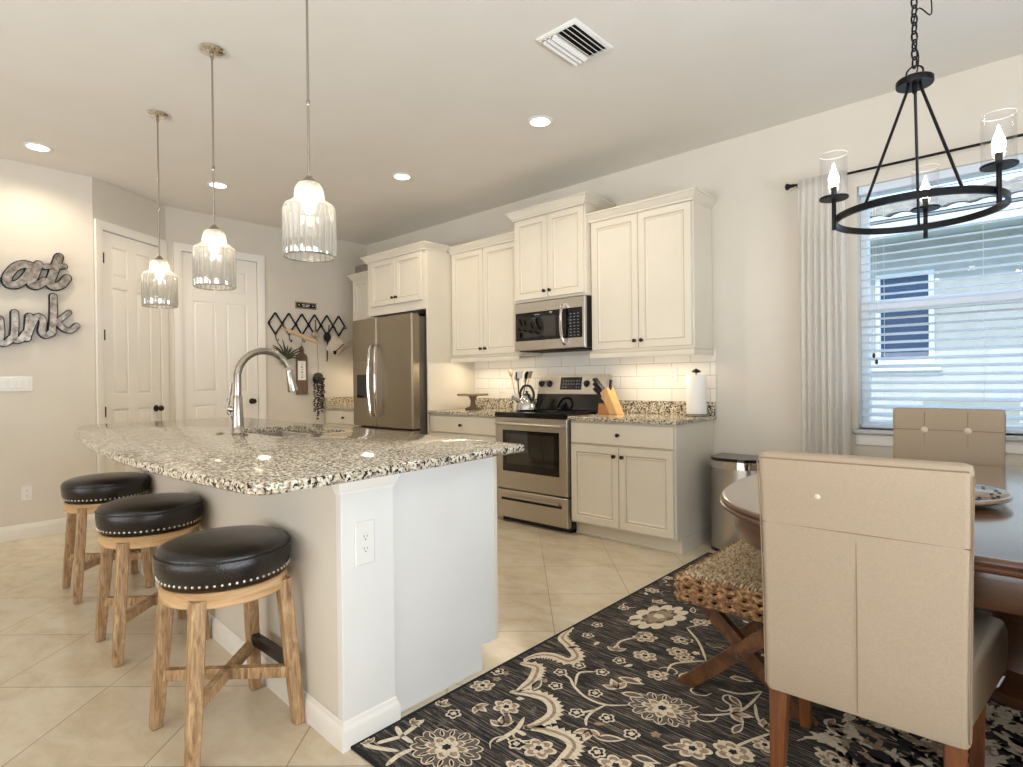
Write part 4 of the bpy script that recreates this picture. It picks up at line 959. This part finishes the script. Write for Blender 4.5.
# scalloped garland inside the border
G1 = [(.14, -1.98), (.169, -2.098), (.239, -2.141), (.326, -2.20), (.325, -2.262), (.248, -2.268), (.198, -2.303), (.175, -2.37)]
G2 = [(.184, -2.41), (.253, -2.385), (.290, -2.43), (.318, -2.50), (.319, -2.583)]
G3 = [(.300, -2.60), (.389, -2.547), (.46, -2.55), (.512, -2.60), (.518, -2.673), (.490, -2.735)]
G4 = [(.485, -2.735), (.554, -2.692), (.627, -2.678), (.675, -2.70), (.690, -2.756), (.697, -2.824), (.66, -2.89)]
G5 = [(.66, -2.89), (.75, -2.85), (.84, -2.86), (.88, -2.93), (.87, -3.0), (.93, -3.05)]
G6 = [(.93, -3.05), (1.02, -2.98), (1.1, -3.0), (1.13, -3.07), (1.2, -3.1)]
for g_ in (G1, G2, G3, G4, G5, G6): rrib(g_, .025, CR, 2, 7, True, .5); rrib(g_, .006, TN, 3, 8)
G0 = [(.16, -.75), (.22, -.86), (.30, -.93), (.28, -1.02), (.20, -1.06)]
rrib(G0, .02, CR, 2, 8, True, .35)
fl_big(.371, -2.978, .125, .3); fl_big(.785, -2.321, .125, .1); palm(.39, -1.60, .15, 1.4); palm(1.02, -2.80, .12, .5); fl_big(1.35, -2.75, .14, .7)
for p in ([(.271, -3.035), (.209, -3.034), (.154, -3.016)], [(.214, -3.038), (.195, -2.927)], [(.294, -3.053), (.286, -3.105), (.297, -3.159)], [(.268, -3.091), (.196, -3.131), (.154, -3.146)], [(.214, -3.038), (.182, -3.113)], [(.471, -2.851), (.474, -2.801), (.474, -2.751), (.449, -2.687)], [(.483, -2.76), (.519, -2.761)]): rrib(p, .009, CR, 1)
for p in ([(.688, -2.375), (.621, -2.433), (.54, -2.44), (.461, -2.407), (.408, -2.368), (.346, -2.359)], [(.459, -2.397), (.415, -2.312), (.461, -2.258)], [(.621, -2.433), (.61, -2.495), (.616, -2.549), (.64, -2.584)], [(.612, -2.483), (.573, -2.547)],
          [(.899, -2.271), (.957, -2.22), (1.003, -2.139), (1.013, -1.97)], [(1.013, -1.97), (.958, -2.041), (.882, -2.062)], [(1.022, -2.072), (1.061, -2.158), (1.105, -2.194)], [(.676, -2.071), (.663, -2.003), (.699, -1.944), (.756, -1.881)], [(.756, -1.881), (.66, -1.74), (.551, -1.632)], [(.406, -2.024), (.391, -1.958), (.421, -1.882)], [(1.126, -2.211), (1.086, -2.299), (1.059, -2.372)],
          [(.411, -1.366), (.45, -1.25), (.40, -1.12), (.45, -1.0)], [(.551, -1.632), (.60, -1.50), (.58, -1.36), (.62, -1.2)], [(1.2, -2.2), (1.3, -2.0), (1.28, -1.8), (1.4, -1.6)], [(1.0, -2.9), (1.15, -2.75), (1.2, -2.6), (1.3, -2.5)]): vine(p)
for x, y, r, p in ((.359, -2.682, .055, 0), (.597, -2.786, .06, .4), (.191, -2.636, .05, .9), (.633, -1.887, .052, .2), (.542, -2.01, .055, 0), (.455, -1.853, .058, .6), (.965, -2.463, .062, .4), (1.068, -2.396, .065, 0), (.66, -2.123, .045, 0), (.593, -1.769, .05, .3), (.675, -1.917, .045, .8), (1.13, -2.293, .045, 0), (.826, -2.694, .06, .2), (.612, -2.90, .05, 0), (.19, -1.302, .045, 0), (.575, -1.533, .05, .5), (.16, -1.059, .035, 0), (.35, -.80, .05, .2), (.6, -1.0, .055, 0), (.5, -.65, .05, .5), (1.32, -2.23, .06, 0), (1.7, -1.85, .07, .3), (.78, -3.08, .055, .2)): fl_med(x, y, r, p)
for x, y in ((.38, -2.263), (.356, -2.356), (.482, -2.246), (.405, -2.451), (.548, -2.395), (.571, -2.545), (.67, -2.501), (.78, -2.524), (.748, -2.678), (.247, -2.837), (.483, -2.118), (.214, -1.882), (.246, -2.006), (.528, -2.816), (.16, -2.52), (.20, -1.62), (.608, -1.753), (.3, -1.15), (.42, -.95), (1.2, -2.37)): fl_small(x, y, .030, random.random())
for x, y, r, p in ((.659, -2.595, .055, -1.2), (.96, -2.561, .06, -.5), (.98, -2.19, .06, .4), (1.096, -2.202, .055, 1), (.425, -2.053, .05, 2), (.597, -2.311, .06, 2.5), (.732, -2.035, .055, -.5), (.423, -2.779, .05, 2.2), (.271, -2.75, .045, 0), (.173, -2.836, .04, 1.8), (.181, -2.975, .035, 1.2), (.166, -3.128, .03, 3), (.411, -1.847, .05, .2), (.3, -1.45, .05, 1.6), (.51, -1.2, .05, .8), (.583, -2.95, .05, -1), (1.25, -2.05, .06, .5)): bud(x, y, r, p)
for x, y, l, p in ((.70, -2.62, .10, .6), (.838, -2.622, .09, .3), (.887, -2.516, .07, .5), (.36, -2.53, .09, 1.9), (.44, -2.76, .09, 2.4), (.55, -2.24, .11, .2), (.62, -2.33, .10, .4), (.25, -2.17, .06, 1), (.93, -2.08, .08, -.6), (.88, -1.95, .09, .3), (1.03, -2.30, .08, 1.5), (.68, -2.78, .07, .2), (.3, -1.75, .09, 1), (.5, -1.45, .08, 2)):
    leaf(x, y, l, l*.22, p, CR, 2); leaf(x+math.cos(p)*l*.12, y+math.sin(p)*l*.12, l*.72, l*.13, p, TP, 3)
for k in range(150):
    x = random.uniform(.16, 1.5); y = random.uniform(-3.12, -.5); a = random.random()*6.28; q = random.random()
    if q < .45: leaf(x, y, random.uniform(.03, .06), .011, a, random.choice((CR, TN, TP)), 0)
    elif q < .75:
        pts_ = [(x+math.cos(a+t*.5)*(.012+t*.006), y+math.sin(a+t*.5)*(.012+t*.006)) for t in range(8)]; rrib(pts_, .0035, random.choice((CR, TN)), 0, 3)
    else: star(x, y, .018, 5, .35, random.choice((CR, TN)), 0, a)
# worn pale medallion towards the middle of the rug
for k in range(760):
    x = random.gauss(1.72, .30); y = random.gauss(-1.95, .36)
    if x < 1.20+.2*abs(y+2.0) or y < -3.1 or x > 2.9 or y > -.9: continue
    s_ = random.uniform(.012, .055); star(x, y, s_, 5, .5, random.choice((CR, CR, CR, TN, DK)), 2+k % 5, random.random()*6, 1.6, .6)
rug = rug.build('area_rug', ['rug_ground', 'rug_border', 'rug_cream', 'rug_tan', 'rug_taupe', 'rug_dark'], origin=(1.5, -1.8, 0), recalc=False)
tag(rug, 'dark charcoal rug with cream floral scrolls under the dining table', 'rug')
FZ = RZ+.0045   # floor height on the rug

# ------------------------------------------------------------------ dining table
tcx, tcy, ta, tb = 1.76, -1.555, .925, .898
def sup(a, b, n=3.0, m_=96):
    out = []
    for k in range(m_):
        t_ = 2*PI*k/m_; c_, s_ = math.cos(t_), math.sin(t_); out.append((tcx+a*math.copysign(abs(c_)**(2/n), c_), tcy+b*math.copysign(abs(s_)**(2/n), s_)))
    return out
tb_ = thing('dining_table', 'large rounded brown wooden dining table with deep apron and pedestal', 'table', (tcx, tcy, FZ))
mb = MB(); rows = [[(x, y, z_) for x, y in sup(ta+g, tb+g)] for g, z_ in ((-.03, .722), (-.008, .724), (.0, .731), (.0, .738), (-.006, .742), (-.003, .747), (-.003, .752), (-.010, .760), (-.02, .7605))]
mb.grid(rows, 0, close_u=True, cap=True)
for f in mb.bm.faces:
    if f.calc_center_median().z < .7595: f.material_index = 1
mb.build('tabletop', ['table_wood', 'table_edge'], tb_, angle=50)
mb = MB(); rows = [[(x, y, z_) for x, y in sup(ta+g, tb+g)] for g, z_ in ((-.10, .722), (-.05, .722), (-.045, .70), (-.05, .64), (-.055, .625), (-.10, .625))]
mb.grid(rows, 0, close_u=True, close_v=True); mb.build('apron', 'table_edge', tb_, angle=40)
MB().lathe([(.001, .10), (.16, .10), (.17, .14), (.11, .20), (.09, .32), (.12, .42), (.13, .50), (.10, .56), (.16, .62), (.17, .70), (.001, .72)], (tcx, tcy, 0), 32).build('pedestal', 'table_edge', tb_)
for k in range(4):
    a = PI/4+k*PI/2; u = Vector((math.cos(a), math.sin(a), 0)); c = Vector((tcx, tcy, 0))
    MB().tube(spline([c+u*.10+Vector((0, 0, .16)), c+u*.25+Vector((0, 0, .13)), c+u*.38+Vector((0, 0, .06)), c+u*.45+Vector((0, 0, FZ+.026))], 4), [.045]*9+[.034, .032, .028, .026], 10).build('foot', 'table_edge', tb_)
# lazy susan
lsx, lsy, lz_ = 1.475, -1.70, .7607
ls = thing('lazy_susan', 'round dark wooden turntable with studded rim in the middle of the table', 'turntable', (lsx, lsy, lz_))
MB().lathe([(.001, 0), (.11, 0), (.11, .012), (.001, .012)], (lsx, lsy, lz_), 32).build('turntable_base', 'black_plastic', ls)
mb = MB(); mb.lathe([(.001, .012), (.225, .012), (.245, .020), (.25, .026), (.248, .034), (.240, .036), (.232, .033), (.001, .033)], (lsx, lsy, lz_), 56)
for k in range(36):
    a = 2*PI*k/36; rr_ = .205+(.010 if k % 3 else -.012); mb.lathe([(.001, -.002), (.009 if k % 3 else .006, -.002), (.005, .0022), (.001, .003)], (lsx+rr_*math.cos(a), lsy+rr_*math.sin(a), lz_+.033), 8, 1)
mb.build('tray', ['table_wood', 'bronze'], ls)

# ------------------------------------------------------------------ dining chairs
def make_chair():
    """faces +Y; origin on the floor below the middle of the back's rear face"""
    t = thing('dining_chair', '', 'chair', (0, 0, 0), 'upholstered chairs around the dining table')
    w = .232
    def slabr(zs, yb, yf, hw, bulge=.012):
        rows = []
        for z_, b_, f_, w_ in zip(zs, yb, yf, hw):
            r = .018; row = []
            for cx_, cy_, a0 in ((w_-r, f_-r, 0), (-w_+r, f_-r, 90), (-w_+r, b_+r, 180), (w_-r, b_+r, 270)):
                for k in range(4): a = math.radians(a0+k*30); row.append((cx_+r*math.cos(a), cy_+r*math.sin(a), z_))
            rows.append(row)
        return rows
    zs = [.315, .33, .45, .60, .75, .88, .955, .968, .973]
    yb = [.004, .0, .002, .002, -.004, -.014, -.022, -.018, -.008]
    yf = [.085, .09, .088, .078, .066, .054, .046, .042, .030]
    hw = [.222, .226, .227, .229, .231, .233, .234, .231, .222]
    mb = MB(); mb.grid(slabr(zs, yb, yf, hw), 0, close_u=True, cap=True); bk = mb.build('backrest', 'linen', t, angle=50)
    s_ = MB(); ybz = lambda z_: -.0005+(.0 if z_ < .6 else -(z_-.6)**2*.13)
    s_.tube([(-.229, ybz(.78)-.000, .78), (0, ybz(.78)-.001, .78), (.229, ybz(.78)-.000, .78)], .0016, 6)
    s_.tube([(.0, ybz(z_), z_) for z_ in (.78, .7, .6, .5, .4, .325)], .0010, 6)
    s_.tube([(-.226, -.021, .958), (.226, -.021, .958)], .0022, 6)
    for sx in (-1, 1): s_.tube([(sx*(.2225+.012*(z_-.32)/.65), yb_+.004, z_) for z_, yb_ in ((.33, 0), (.6, .0), (.8, -.006), (.95, -.021))], .0018, 6)
    s_.build('seam', 'linen_seam', bk)
    # tufting on the front: creases and two buttons
    f_ = MB(); fy = lambda z_: .088-(z_-.45)*.082
    zt = .865; f_.tube([(-.228, fy(zt)+.001, zt), (.228, fy(zt)+.001, zt)], .002, 6)
    for x in (-.09, .09): f_.tube([(x, fy(.95)+.0, .955), (x, fy(zt)+.001, zt), (x, fy(.7)+.001, .70), (x, fy(.55), .52)], .0014, 6)
    f_.build('tuft_seam', 'linen_seam', bk)
    for x in (-.09, .09):
        MB().lathe([(.001, 0), (.016, .0), (.016, .004), (.010, .008), (.001, .009)], (x, fy(zt)+.0, zt), 16, 0, axT((0, 1, .08))).build('button', 'linen_cream', bk)
    MB().lathe([(.001, 0), (.008, 0), (.005, .003), (.001, .004)], (-.085, ybz(.86)-.003, .865), 10, 0, axT((0, -1, 0))).build('back_button', 'linen_cream', bk)
    seat = MB(); rows = []
    for z_, g in ((.335, -.006), (.345, 0), (.40, .002), (.455, .002), (.478, -.006), (.487, -.03)):
        r = .03; x1, y0, y1 = .292+g, .072, .50+g; row = []
        for cx_, cy_, a0 in ((x1-r, y1-r, 0), (-x1+r, y1-r, 90), (-.218, y0, 180), (.218, y0, 270)):
            for k in range(4):
                a = math.radians(a0+k*30); q = r if a0 < 180 else .005; row.append((cx_+q*math.cos(a), cy_+q*math.sin(a), z_))
        rows.append(row)
    seat.grid(rows, 0, close_u=True, cap=True); seat.build('seat', 'linen', t, angle=50)
    for sx, sy, sl in ((-1, 0, 0), (1, 0, 0), (-1, 1, 0), (1, 1, 0)):
        x = sx*(.195 if sy == 0 else .225); y = .04 if sy == 0 else .445; l = MB(); rows = []
        for z_, hw_, dy in ((0, .015, -.03 if sy == 0 else 0), (.34, .024, 0)):
            rows.append([(x+a_*hw_+ (0 if sy else 0), y+dy+b_*hw_, z_) for a_, b_ in ((-1, -.85), (-.85, -1), (.85, -1), (1, -.85), (1, .85), (.85, 1), (-.85, 1), (-1, .85))])
        l.grid(rows, 0, close_u=True, cap=True); l.build('leg', 'chair_wood', t, angle=30)
    return t
c0 = make_chair(); c0['label'] = 'cream upholstered dining chair seen from behind, nearest the camera'
for k, (x, y, rz, lab, s_) in enumerate(((1.441, -2.536, math.radians(2.2), None, 1), (2.045, -2.535, math.radians(0), 'cream dining chair at the right edge, only its seat corner showing', 1),
                       (1.435, -.43, math.radians(180), 'tufted cream dining chair on the far side of the table by the window', 1.035))):
    o = c0 if k == 0 else copy_tree(c0); o.location = (x, y, FZ); o.rotation_euler.z = rz; o.scale = (1, 1, s_)
    if lab: o['label'] = lab

# ------------------------------------------------------------------ wicker bench stool
wb = thing('wicker_bench', 'woven seagrass bench with crossed brown wooden legs beside the table', 'bench', (.98, -1.82, FZ))
sx0, sx1, sy0, sy1, sz0, sz1 = .765, 1.128, -2.15, -1.50, .345, .452
core = MB(); core.box((sx0+.012, sy0+.012, sz0+.01), (sx1-.012, sy1-.012, sz1-.014), .01); core.build('seat_core', 'rug_border', wb)
# top: twisted cords running across, with a raised weave
top = MB(); nx_ = 27
for i in range(nx_):
    x = sx0+.010+(sx1-sx0-.020)*(i+.5)/nx_; pts_ = []; nn = 84
    for j in range(nn+1):
        y = sy0+.002+(sy1-sy0-.004)*j/nn; e_ = min(1, min(j, nn-j)/3.0)
        pts_.append((x+.0016*math.sin(j*PI*.5+(i % 2)*PI), y, sz1-.0085-.030*(1-e_)**2+.0050*math.sin(j*PI*.5+(i % 2)*PI)))
    top.tube(pts_, .0050, 6)
top.build('woven_top', 'wicker_top', wb, angle=60)
def braid(mb, p, q, n, z0, z1, strands=3):
    p, q = Vector(p), Vector(q); d = (q-p); L_ = d.length; d.normalize(); out = Vector((d.y, -d.x, 0))
    for s_ in range(strands):
        pts_ = []; ph_ = s_*2*PI/strands
        steps = int(L_/.009)
        for i in range(steps+1):
            t_ = i/steps*L_; a = t_*2*PI/.16+ph_
            pts_.append(p+d*t_+out*(.004+.007*math.cos(2*a))+Vector((0, 0, (z0+z1)/2+(z1-z0)*.40*math.sin(a))))
        mb.tube(pts_, .0085, 6)
sd = MB(); rows_ = ((sz0+.002, sz0+.038), (sz0+.034, sz0+.070), (sz0+.064, sz0+.098))
cs = [(sx0, sy0), (sx1, sy0), (sx1, sy1), (sx0, sy1)]
for z0_, z1_ in rows_:
    for i in range(4): braid(sd, (*cs[i], 0), (*cs[(i+1) % 4], 0), 0, z0_, z1_)
sd.build('woven_side', 'wicker', wb, angle=60)
for y in (sy0+.07, sy1-.07):
    xa, xb = sx0, sx1+.06; zt = sz0+.012; dy = .017
    for (p, q, o_) in (((xa+.005, y, .010), (xb-.03, y, zt), -dy), ((xa+.035, y, zt), (xb+.0, y, .010), dy)):
        p, q = Vector(p), Vector(q); d = (q-p).normalized(); s_ = Vector((-d.z, 0, d.x)); mb = MB()
        # feet cut level with the floor
        rows = []
        for e, top_ in ((p, p.z > .2), (q, q.z > .2)):
            hw_ = .026; row = []
            for a_, b_ in ((-1, -1), (1, -1), (1, 1), (-1, 1)):
                v = e+s_*hw_*a_+Vector((0, o_+b_*.016, 0)); k_ = ((zt if top_ else .0105)-v.z)/d.z; row.append(v+d*k_)
            rows.append(row)
        mb.grid(rows, 0, close_u=True, cap=True); mb.build('leg', 'bench_wood', wb, angle=30)
    MB().lathe([(.001, -.04), (.007, -.04), (.007, .04), (.001, .04)], ((xa+xb)/2, y, (zt+.01)/2), 12, 0, Matrix.Rotation(PI/2, 4, 'X')).build('bolt', 'nickel', wb)

# ------------------------------------------------------------------ word signs on the left wall
def word(name, label, strokes, wd):
    o_ = Vector((XL, strokes[0][0][0], strokes[0][0][1])); t = thing(name, label, 'sign', (XL, -3.4, 1.9))
    def ribbon(mb, w_, x0, x1, zoff):
        for s_i, st_ in enumerate(strokes):
            sc_ = 1
            if isinstance(st_[-1], float): sc_ = st_[-1]; st_ = st_[:-1]
            P = spline([Vector((0, p[0], p[1])) for p in st_], 7); m_ = len(P); rows = []
            for i, p in enumerate(P):
                d = (P[min(i+1, m_-1)]-P[max(i-1, 0)]).normalized(); n_ = Vector((0, -d.z, d.y)); ww = w_*sc_; xx0, xx1 = x0, x1+s_i*zoff
                rows.append([Vector((XL+xx0, p.y, p.z))+n_*ww, Vector((XL+xx1, p.y, p.z))+n_*ww, Vector((XL+xx1, p.y, p.z))-n_*ww, Vector((XL+xx0, p.y, p.z))-n_*ww])
            mb.grid(rows, 0, close_u=True, cap=True)
            for p in (P[0], P[-1]): mb.lathe([(.001, x0), (w_*sc_, x0), (w_*sc_, x1+s_i*zoff-.0002), (.001, x1+s_i*zoff-.0002)], (XL, p.y, p.z), 16, 0, axT((1, 0, 0)))
    mb = MB(); ribbon(mb, wd+.004, .0, .038, .0001); mb.build('letter_edge', 'black_iron', t, angle=20)
    mb = MB(); ribbon(mb, wd-.003, .030, .0415, .0006); mb.build('letter_face', 'galvanised', t, angle=20)
    return t
word('word_sign', 'upper metal script sign reading eat on the left wall', [
    [(-3.74, 2.03), (-3.66, 2.09), (-3.64, 2.15), (-3.69, 2.16), (-3.73, 2.08), (-3.72, 1.99), (-3.66, 1.965), (-3.60, 2.0)],
    [(-3.385, 2.125), (-3.43, 2.135), (-3.485, 2.105), (-3.53, 2.03), (-3.525, 1.975), (-3.475, 1.975), (-3.425, 2.03), (-3.39, 2.10)],
    [(-3.345, 2.145), (-3.375, 2.05), (-3.39, 1.99), (-3.355, 1.98), (-3.31, 2.02), 1.0], [(-3.215, 2.225), (-3.25, 2.10), (-3.275, 2.01), (-3.245, 1.985), (-3.20, 2.005), (-3.165, 2.06)], [(-3.305, 2.135), (-3.18, 2.155), .7]], .030)
word('word_sign', 'lower metal script sign reading drink on the left wall', [
    [(-3.80, 1.62), (-3.86, 1.66), (-3.91, 1.60), (-3.90, 1.53), (-3.84, 1.53), (-3.79, 1.60)], [(-3.755, 1.88), (-3.785, 1.70), (-3.80, 1.56), (-3.76, 1.53), (-3.72, 1.57)],
    [(-3.70, 1.50), (-3.665, 1.64), (-3.64, 1.70)], [(-3.68, 1.60), (-3.64, 1.69), (-3.60, 1.695), (-3.585, 1.66)],
    [(-3.58, 1.70), (-3.575, 1.60), (-3.58, 1.53), (-3.545, 1.52), (-3.51, 1.56)],
    [(-3.492, 1.755), (-3.492, 1.65), (-3.495, 1.555), (-3.46, 1.55), (-3.43, 1.60)], [(-3.405, 1.735), (-3.412, 1.65), (-3.42, 1.56)], [(-3.415, 1.59), (-3.375, 1.71), (-3.34, 1.735), (-3.322, 1.69), (-3.330, 1.62), (-3.305, 1.59), (-3.272, 1.615)],
    [(-3.255, 1.905), (-3.256, 1.76), (-3.266, 1.61)], [(-3.155, 1.785), (-3.20, 1.735), (-3.245, 1.695), .8], [(-3.235, 1.705), (-3.19, 1.65), (-3.145, 1.64), (-3.105, 1.68), .9]], .024)

# ------------------------------------------------------------------ things on the far wall
def fw_tube(pts_, r, seg=8, x=.012): return [(XF+x+(p[2] if len(p) > 2 else 0), p[0], p[1]) for p in pts_]
pl = thing('wall_plaque', 'small black framed plaque above the accordion rack', 'plaque', (XF, -.848, 2.09))
MB().rings((XF+.001, -.977, 2.052), (0, 1, 0), (1, 0, 0), .257, .076, [(0, 0), (0, .014), (.012, .016), (.014, .010)]).build('frame', 'linen_seam', pl)
MB().box((XF+.010, -.962, 2.067), (XF+.0125, -.735, 2.113)).build('panel', 'black_plastic', pl)
mb = MB()
for k, (a, b, z_) in enumerate(((-.90, -.86, 2.094), (-.85, -.80, 2.094), (-.89, -.865, 2.078), (-.855, -.815, 2.078), (-.945, -.925, 2.088), (-.77, -.752, 2.088))): mb.box((XF+.0125, a, z_), (XF+.0130, b, z_+.008))
mb.build('lettering', 'white_plastic', pl)
# accordion rack
ra = thing('accordion_rack', 'black accordion peg rack of six diamonds on the far wall', 'rack', (XF, -.82, 1.86))
y0_ = -1.298; st_ = .158; zc_ = 1.858; up = .122
for k in range(6):
    ya = y0_+k*st_; yb_ = ya+st_; ym = (ya+yb_)/2; zk = zc_+k*.004
    for a_, b_, xo in (((ya, zk), (ym, zk+up), .010), ((ym, zk+up), (yb_, zk), .018), ((ya, zk), (ym, zk-up), .018), ((ym, zk-up), (yb_, zk), .010)):
        MB().tube([(XF+xo, *a_), (XF+xo, *b_)], .0095, 8).build('slat', 'black_iron', ra)
for k in range(7):
    y = y0_+k*st_; MB().tube([(XF+.005, y, zc_), (XF+.05, y, zc_-.004), (XF+.055, y, zc_+.01)], .006, 8).build('peg', 'black_iron', ra)
for k in range(6):
    y = y0_+(k+.5)*st_; MB().tube(spline([(XF+.02, y, zc_-up), (XF+.03, y, zc_-up-.05), (XF+.045, y+.012, zc_-up-.075), (XF+.055, y+.012, zc_-up-.05)], 4), .005, 8).build('hook', 'black_iron', ra)
# rolling pin, hanging on strings
rp = thing('rolling_pin', 'pale wooden rolling pin hung at a slant below the rack', 'rolling pin', (XF+.06, -.95, 1.73))
p, q = Vector((XF+.115, -1.165, 1.79)), Vector((XF+.115, -.74, 1.655)); d = (q-p).normalized()
MB().tube([p+d*.05, p+d*.055, q-d*.055, q-d*.05], [.012, .025, .025, .012], 16).build('roller', 'pin_wood', rp)
for a_, b_ in ((p-d*.02, p+d*.05), (q-d*.05, q+d*.02)): MB().tube([a_, (a_+b_)/2, b_], [.011, .013, .008], 12).build('handle', 'pin_wood', rp)
MB().tube([p, (XF+.055, -1.14, 1.865)], .002, 5).build('string', 'pin_wood', rp); MB().tube([q, (XF+.055, -.824, 1.865)], .002, 5).build('string', 'pin_wood', rp)
# tools on hooks
def hang(name, label, cat, y, ztop, parts, m_='black_iron'):
    t = thing(name, label, cat, (XF+.05, y, ztop))
    for nm, bld, mt in parts: bld.build(nm, mt, t)
    return t
y = -.755; hang('strainer', 'small round metal strainer hanging from the middle of the rack', 'strainer', y, 1.93, [('handle', MB().tube([(XF+.055, y, 1.93), (XF+.055, y, 1.80)], .006, 8), 'dark_stem'), ('bowl', MB().lathe([(.001, -.03), (.03, -.026), (.045, -.01), (.048, 0), (.044, 0), (.040, -.008), (.001, -.022)], (XF+.05, y, 1.755), 20, 0, axT((-1, 0, 0))), 'steel')])
y = -.60; hang('ladle', 'long black ladle hanging on the right part of the rack', 'ladle', y, 1.87, [('handle', MB().tube([(XF+.055, y+.02, 1.88), (XF+.055, y-.005, 1.66), (XF+.055, y-.012, 1.46), (XF+.06, y-.02, 1.445)], [.006, .009, .008, .006], 8), 'black_plastic'), ('bowl', MB().lathe([(.001, -.014), (.034, -.010), (.048, 0), (.044, .008), (.001, .010)], (XF+.06, y-.01, 1.735), 20, 0, axT((1, 0, 0)), 1, 1.25), 'black_plastic')])
y = -.53; Tt = Matrix.Translation((XF+.065, -.51, 1.64)) @ Matrix.Rotation(math.radians(-32), 4, 'X')
hang('oven_mitt', 'pale spotted quilted oven mitt hanging tilted at the right of the rack', 'oven mitt', -.51, 1.76, [('mitt_body', MB().box((-.012, -.085, -.11), (.012, .085, .10), .012, T=Tt, seg=2), 'fabric_dots'), ('hanging_loop', MB().tube([Tt @ Vector((0, 0, .10)), (XF+.05, -.50, 1.862)], .003, 6), 'black_plastic')])
hang('serving_spoon', 'dark spoon tucked across the spotted oven mitt', 'spoon', -.46, 1.66, [('handle', MB().tube([(XF+.092, -.525, 1.56), (XF+.092, -.415, 1.655)], .006, 8), 'black_iron'), ('bowl', MB().lathe([(.001, -.006), (.02, -.003), (.024, .003), (.001, .006)], (XF+.092, -.532, 1.552), 14, 0, axT((1, 0, 0))), 'black_iron')])
wk = thing('wire_whisk', 'steel wire whisk hanging slanted at the right end of the rack', 'whisk', (XF+.06, -.33, 1.74))
p, q = Vector((XF+.06, -.47, 1.52)), Vector((XF+.06, -.36, 1.62)); d = (q-p).normalized(); s_ = Vector((0, -d.z, d.y)); x_ = Vector((1, 0, 0))
MB().tube([p, q], .008, 8).build('handle', 'steel', wk)
mb = MB()
for k in range(5):
    a = PI*k/5; n_ = s_*math.cos(a)+x_*math.sin(a)*.6
    mb.tube(spline([q, q+d*.04+n_*.028, q+d*.085+n_*.034, q+d*.115, q+d*.085-n_*.034, q+d*.04-n_*.028, q], 5), .0016, 5)
mb.build('wires', 'steel', wk); MB().tube([q+d*.115, (XF+.045, -.35, 1.862)], .0015, 5).build('string', 'steel', wk)
# cutting board with pale label
cb = thing('cutting_board', 'narrow brown paddle cutting board with a pale label hung on the far wall', 'cutting board', (XF+.03, -.915, 1.06))
poly = [(-.985, 1.058), (-.845, 1.058), (-.845, 1.49), (-.86, 1.52), (-.893, 1.535), (-.895, 1.60), (-.905, 1.617), (-.925, 1.617), (-.936, 1.60), (-.938, 1.535), (-.97, 1.52), (-.985, 1.49)]
Tb = Matrix(((0, 0, 1, 0), (1, 0, 0, 0), (0, 1, 0, 0), (0, 0, 0, 1)))
MB().prism(poly, XF+.012, XF+.028, T=Tb, bev=.003).build('board', 'board_wood', cb)
MB().box((XF+.0282, -.967, 1.225), (XF+.030, -.872, 1.445)).build('label_panel', 'paper', cb)
mb = MB()
for k in range(6): mb.box((XF+.0300, -.93+.01*(k % 2), 1.25+k*.03), (XF+.0304, -.905, 1.262+k*.03))
mb.build('lettering', 'linen_seam', cb)
MB().tube([(XF+.02, -.915, 1.605), (XF+.03, -.912, 1.70)], .002, 5).build('hanging_cord', 'dark_stem', cb)
# air plant in a wall hook
ap = thing('wall_plant', 'spiky dark air plant in a small wall pot behind the faucet', 'plant', (XF+.06, -1.12, 1.45))
MB().lathe([(.001, 0), (.028, 0), (.04, .03), (.042, .06), (.036, .06), (.001, .05)], (XF+.05, -1.14, 1.40), 16).build('pot', 'black_plastic', ap)
for k in range(13):
    a = math.radians(-65+k*13+random.uniform(-4, 4)); ln = random.uniform(.14, .24); c = Vector((XF+.05, -1.13, 1.455)); dx = random.uniform(-.02, .06)
    e = c+Vector((dx, math.sin(a)*ln, math.cos(a)*ln)); m_ = (c+e)/2+Vector((.02, 0, .025)); MB().tube(spline([c, m_, e], 5), [.012*(1-i/11)+.002 for i in range(11)], 6).build('leaf', 'leaf_green', ap)
# hanging planter with trailing string-of-pearls
hp = thing('hanging_planter', 'round black planter with long trailing stems hung on the far wall', 'planter', (XF+.07, -.74, 1.20))
MB().lathe([(.001, -.055), (.03, -.05), (.054, -.025), (.060, 0), (.054, .03), (.048, .035), (.001, .03)], (XF+.065, -.74, 1.235), 22).build('pot', 'black_plastic', hp)
MB().tube(spline([(XF+.065, -.745, 1.27), (XF+.06, -.735, 1.34), (XF+.05, -.725, 1.40), (XF+.055, -.75, 1.86)], 5), .0025, 6).build('hanging_cord', 'dark_stem', hp)
for y_, ln, xo in ((-.785, .40, .07), (-.765, .48, .10), (-.74, .36, .11), (-.755, .43, .09), (-.70, .36, .08), (-.685, .40, .06), (-.69, .30, .10)):
    mb = MB(); pts_ = [(XF+xo+.006*math.sin(j), y_+.006*math.sin(j*1.7), 1.26-ln*j/14) for j in range(15)]; mb.tube(pts_, .002, 5)
    for j in range(1, 15):
        for s2 in (-1, 1): mb.lathe([(.001, -.010), (.008, -.003), (.008, .004), (.001, .010)], Vector(pts_[j])+Vector((0, s2*.008, random.uniform(-.01, .01))), 6)
    mb.build('trailing_stem', 'dark_stem', hp)
MB().lathe([(.001, 0), (.04, .0), (.055, .02), (.045, .045), (.02, .06), (.001, .062)], (XF+.065, -.735, 1.25), 12).build('foliage', 'leaf_green', hp)
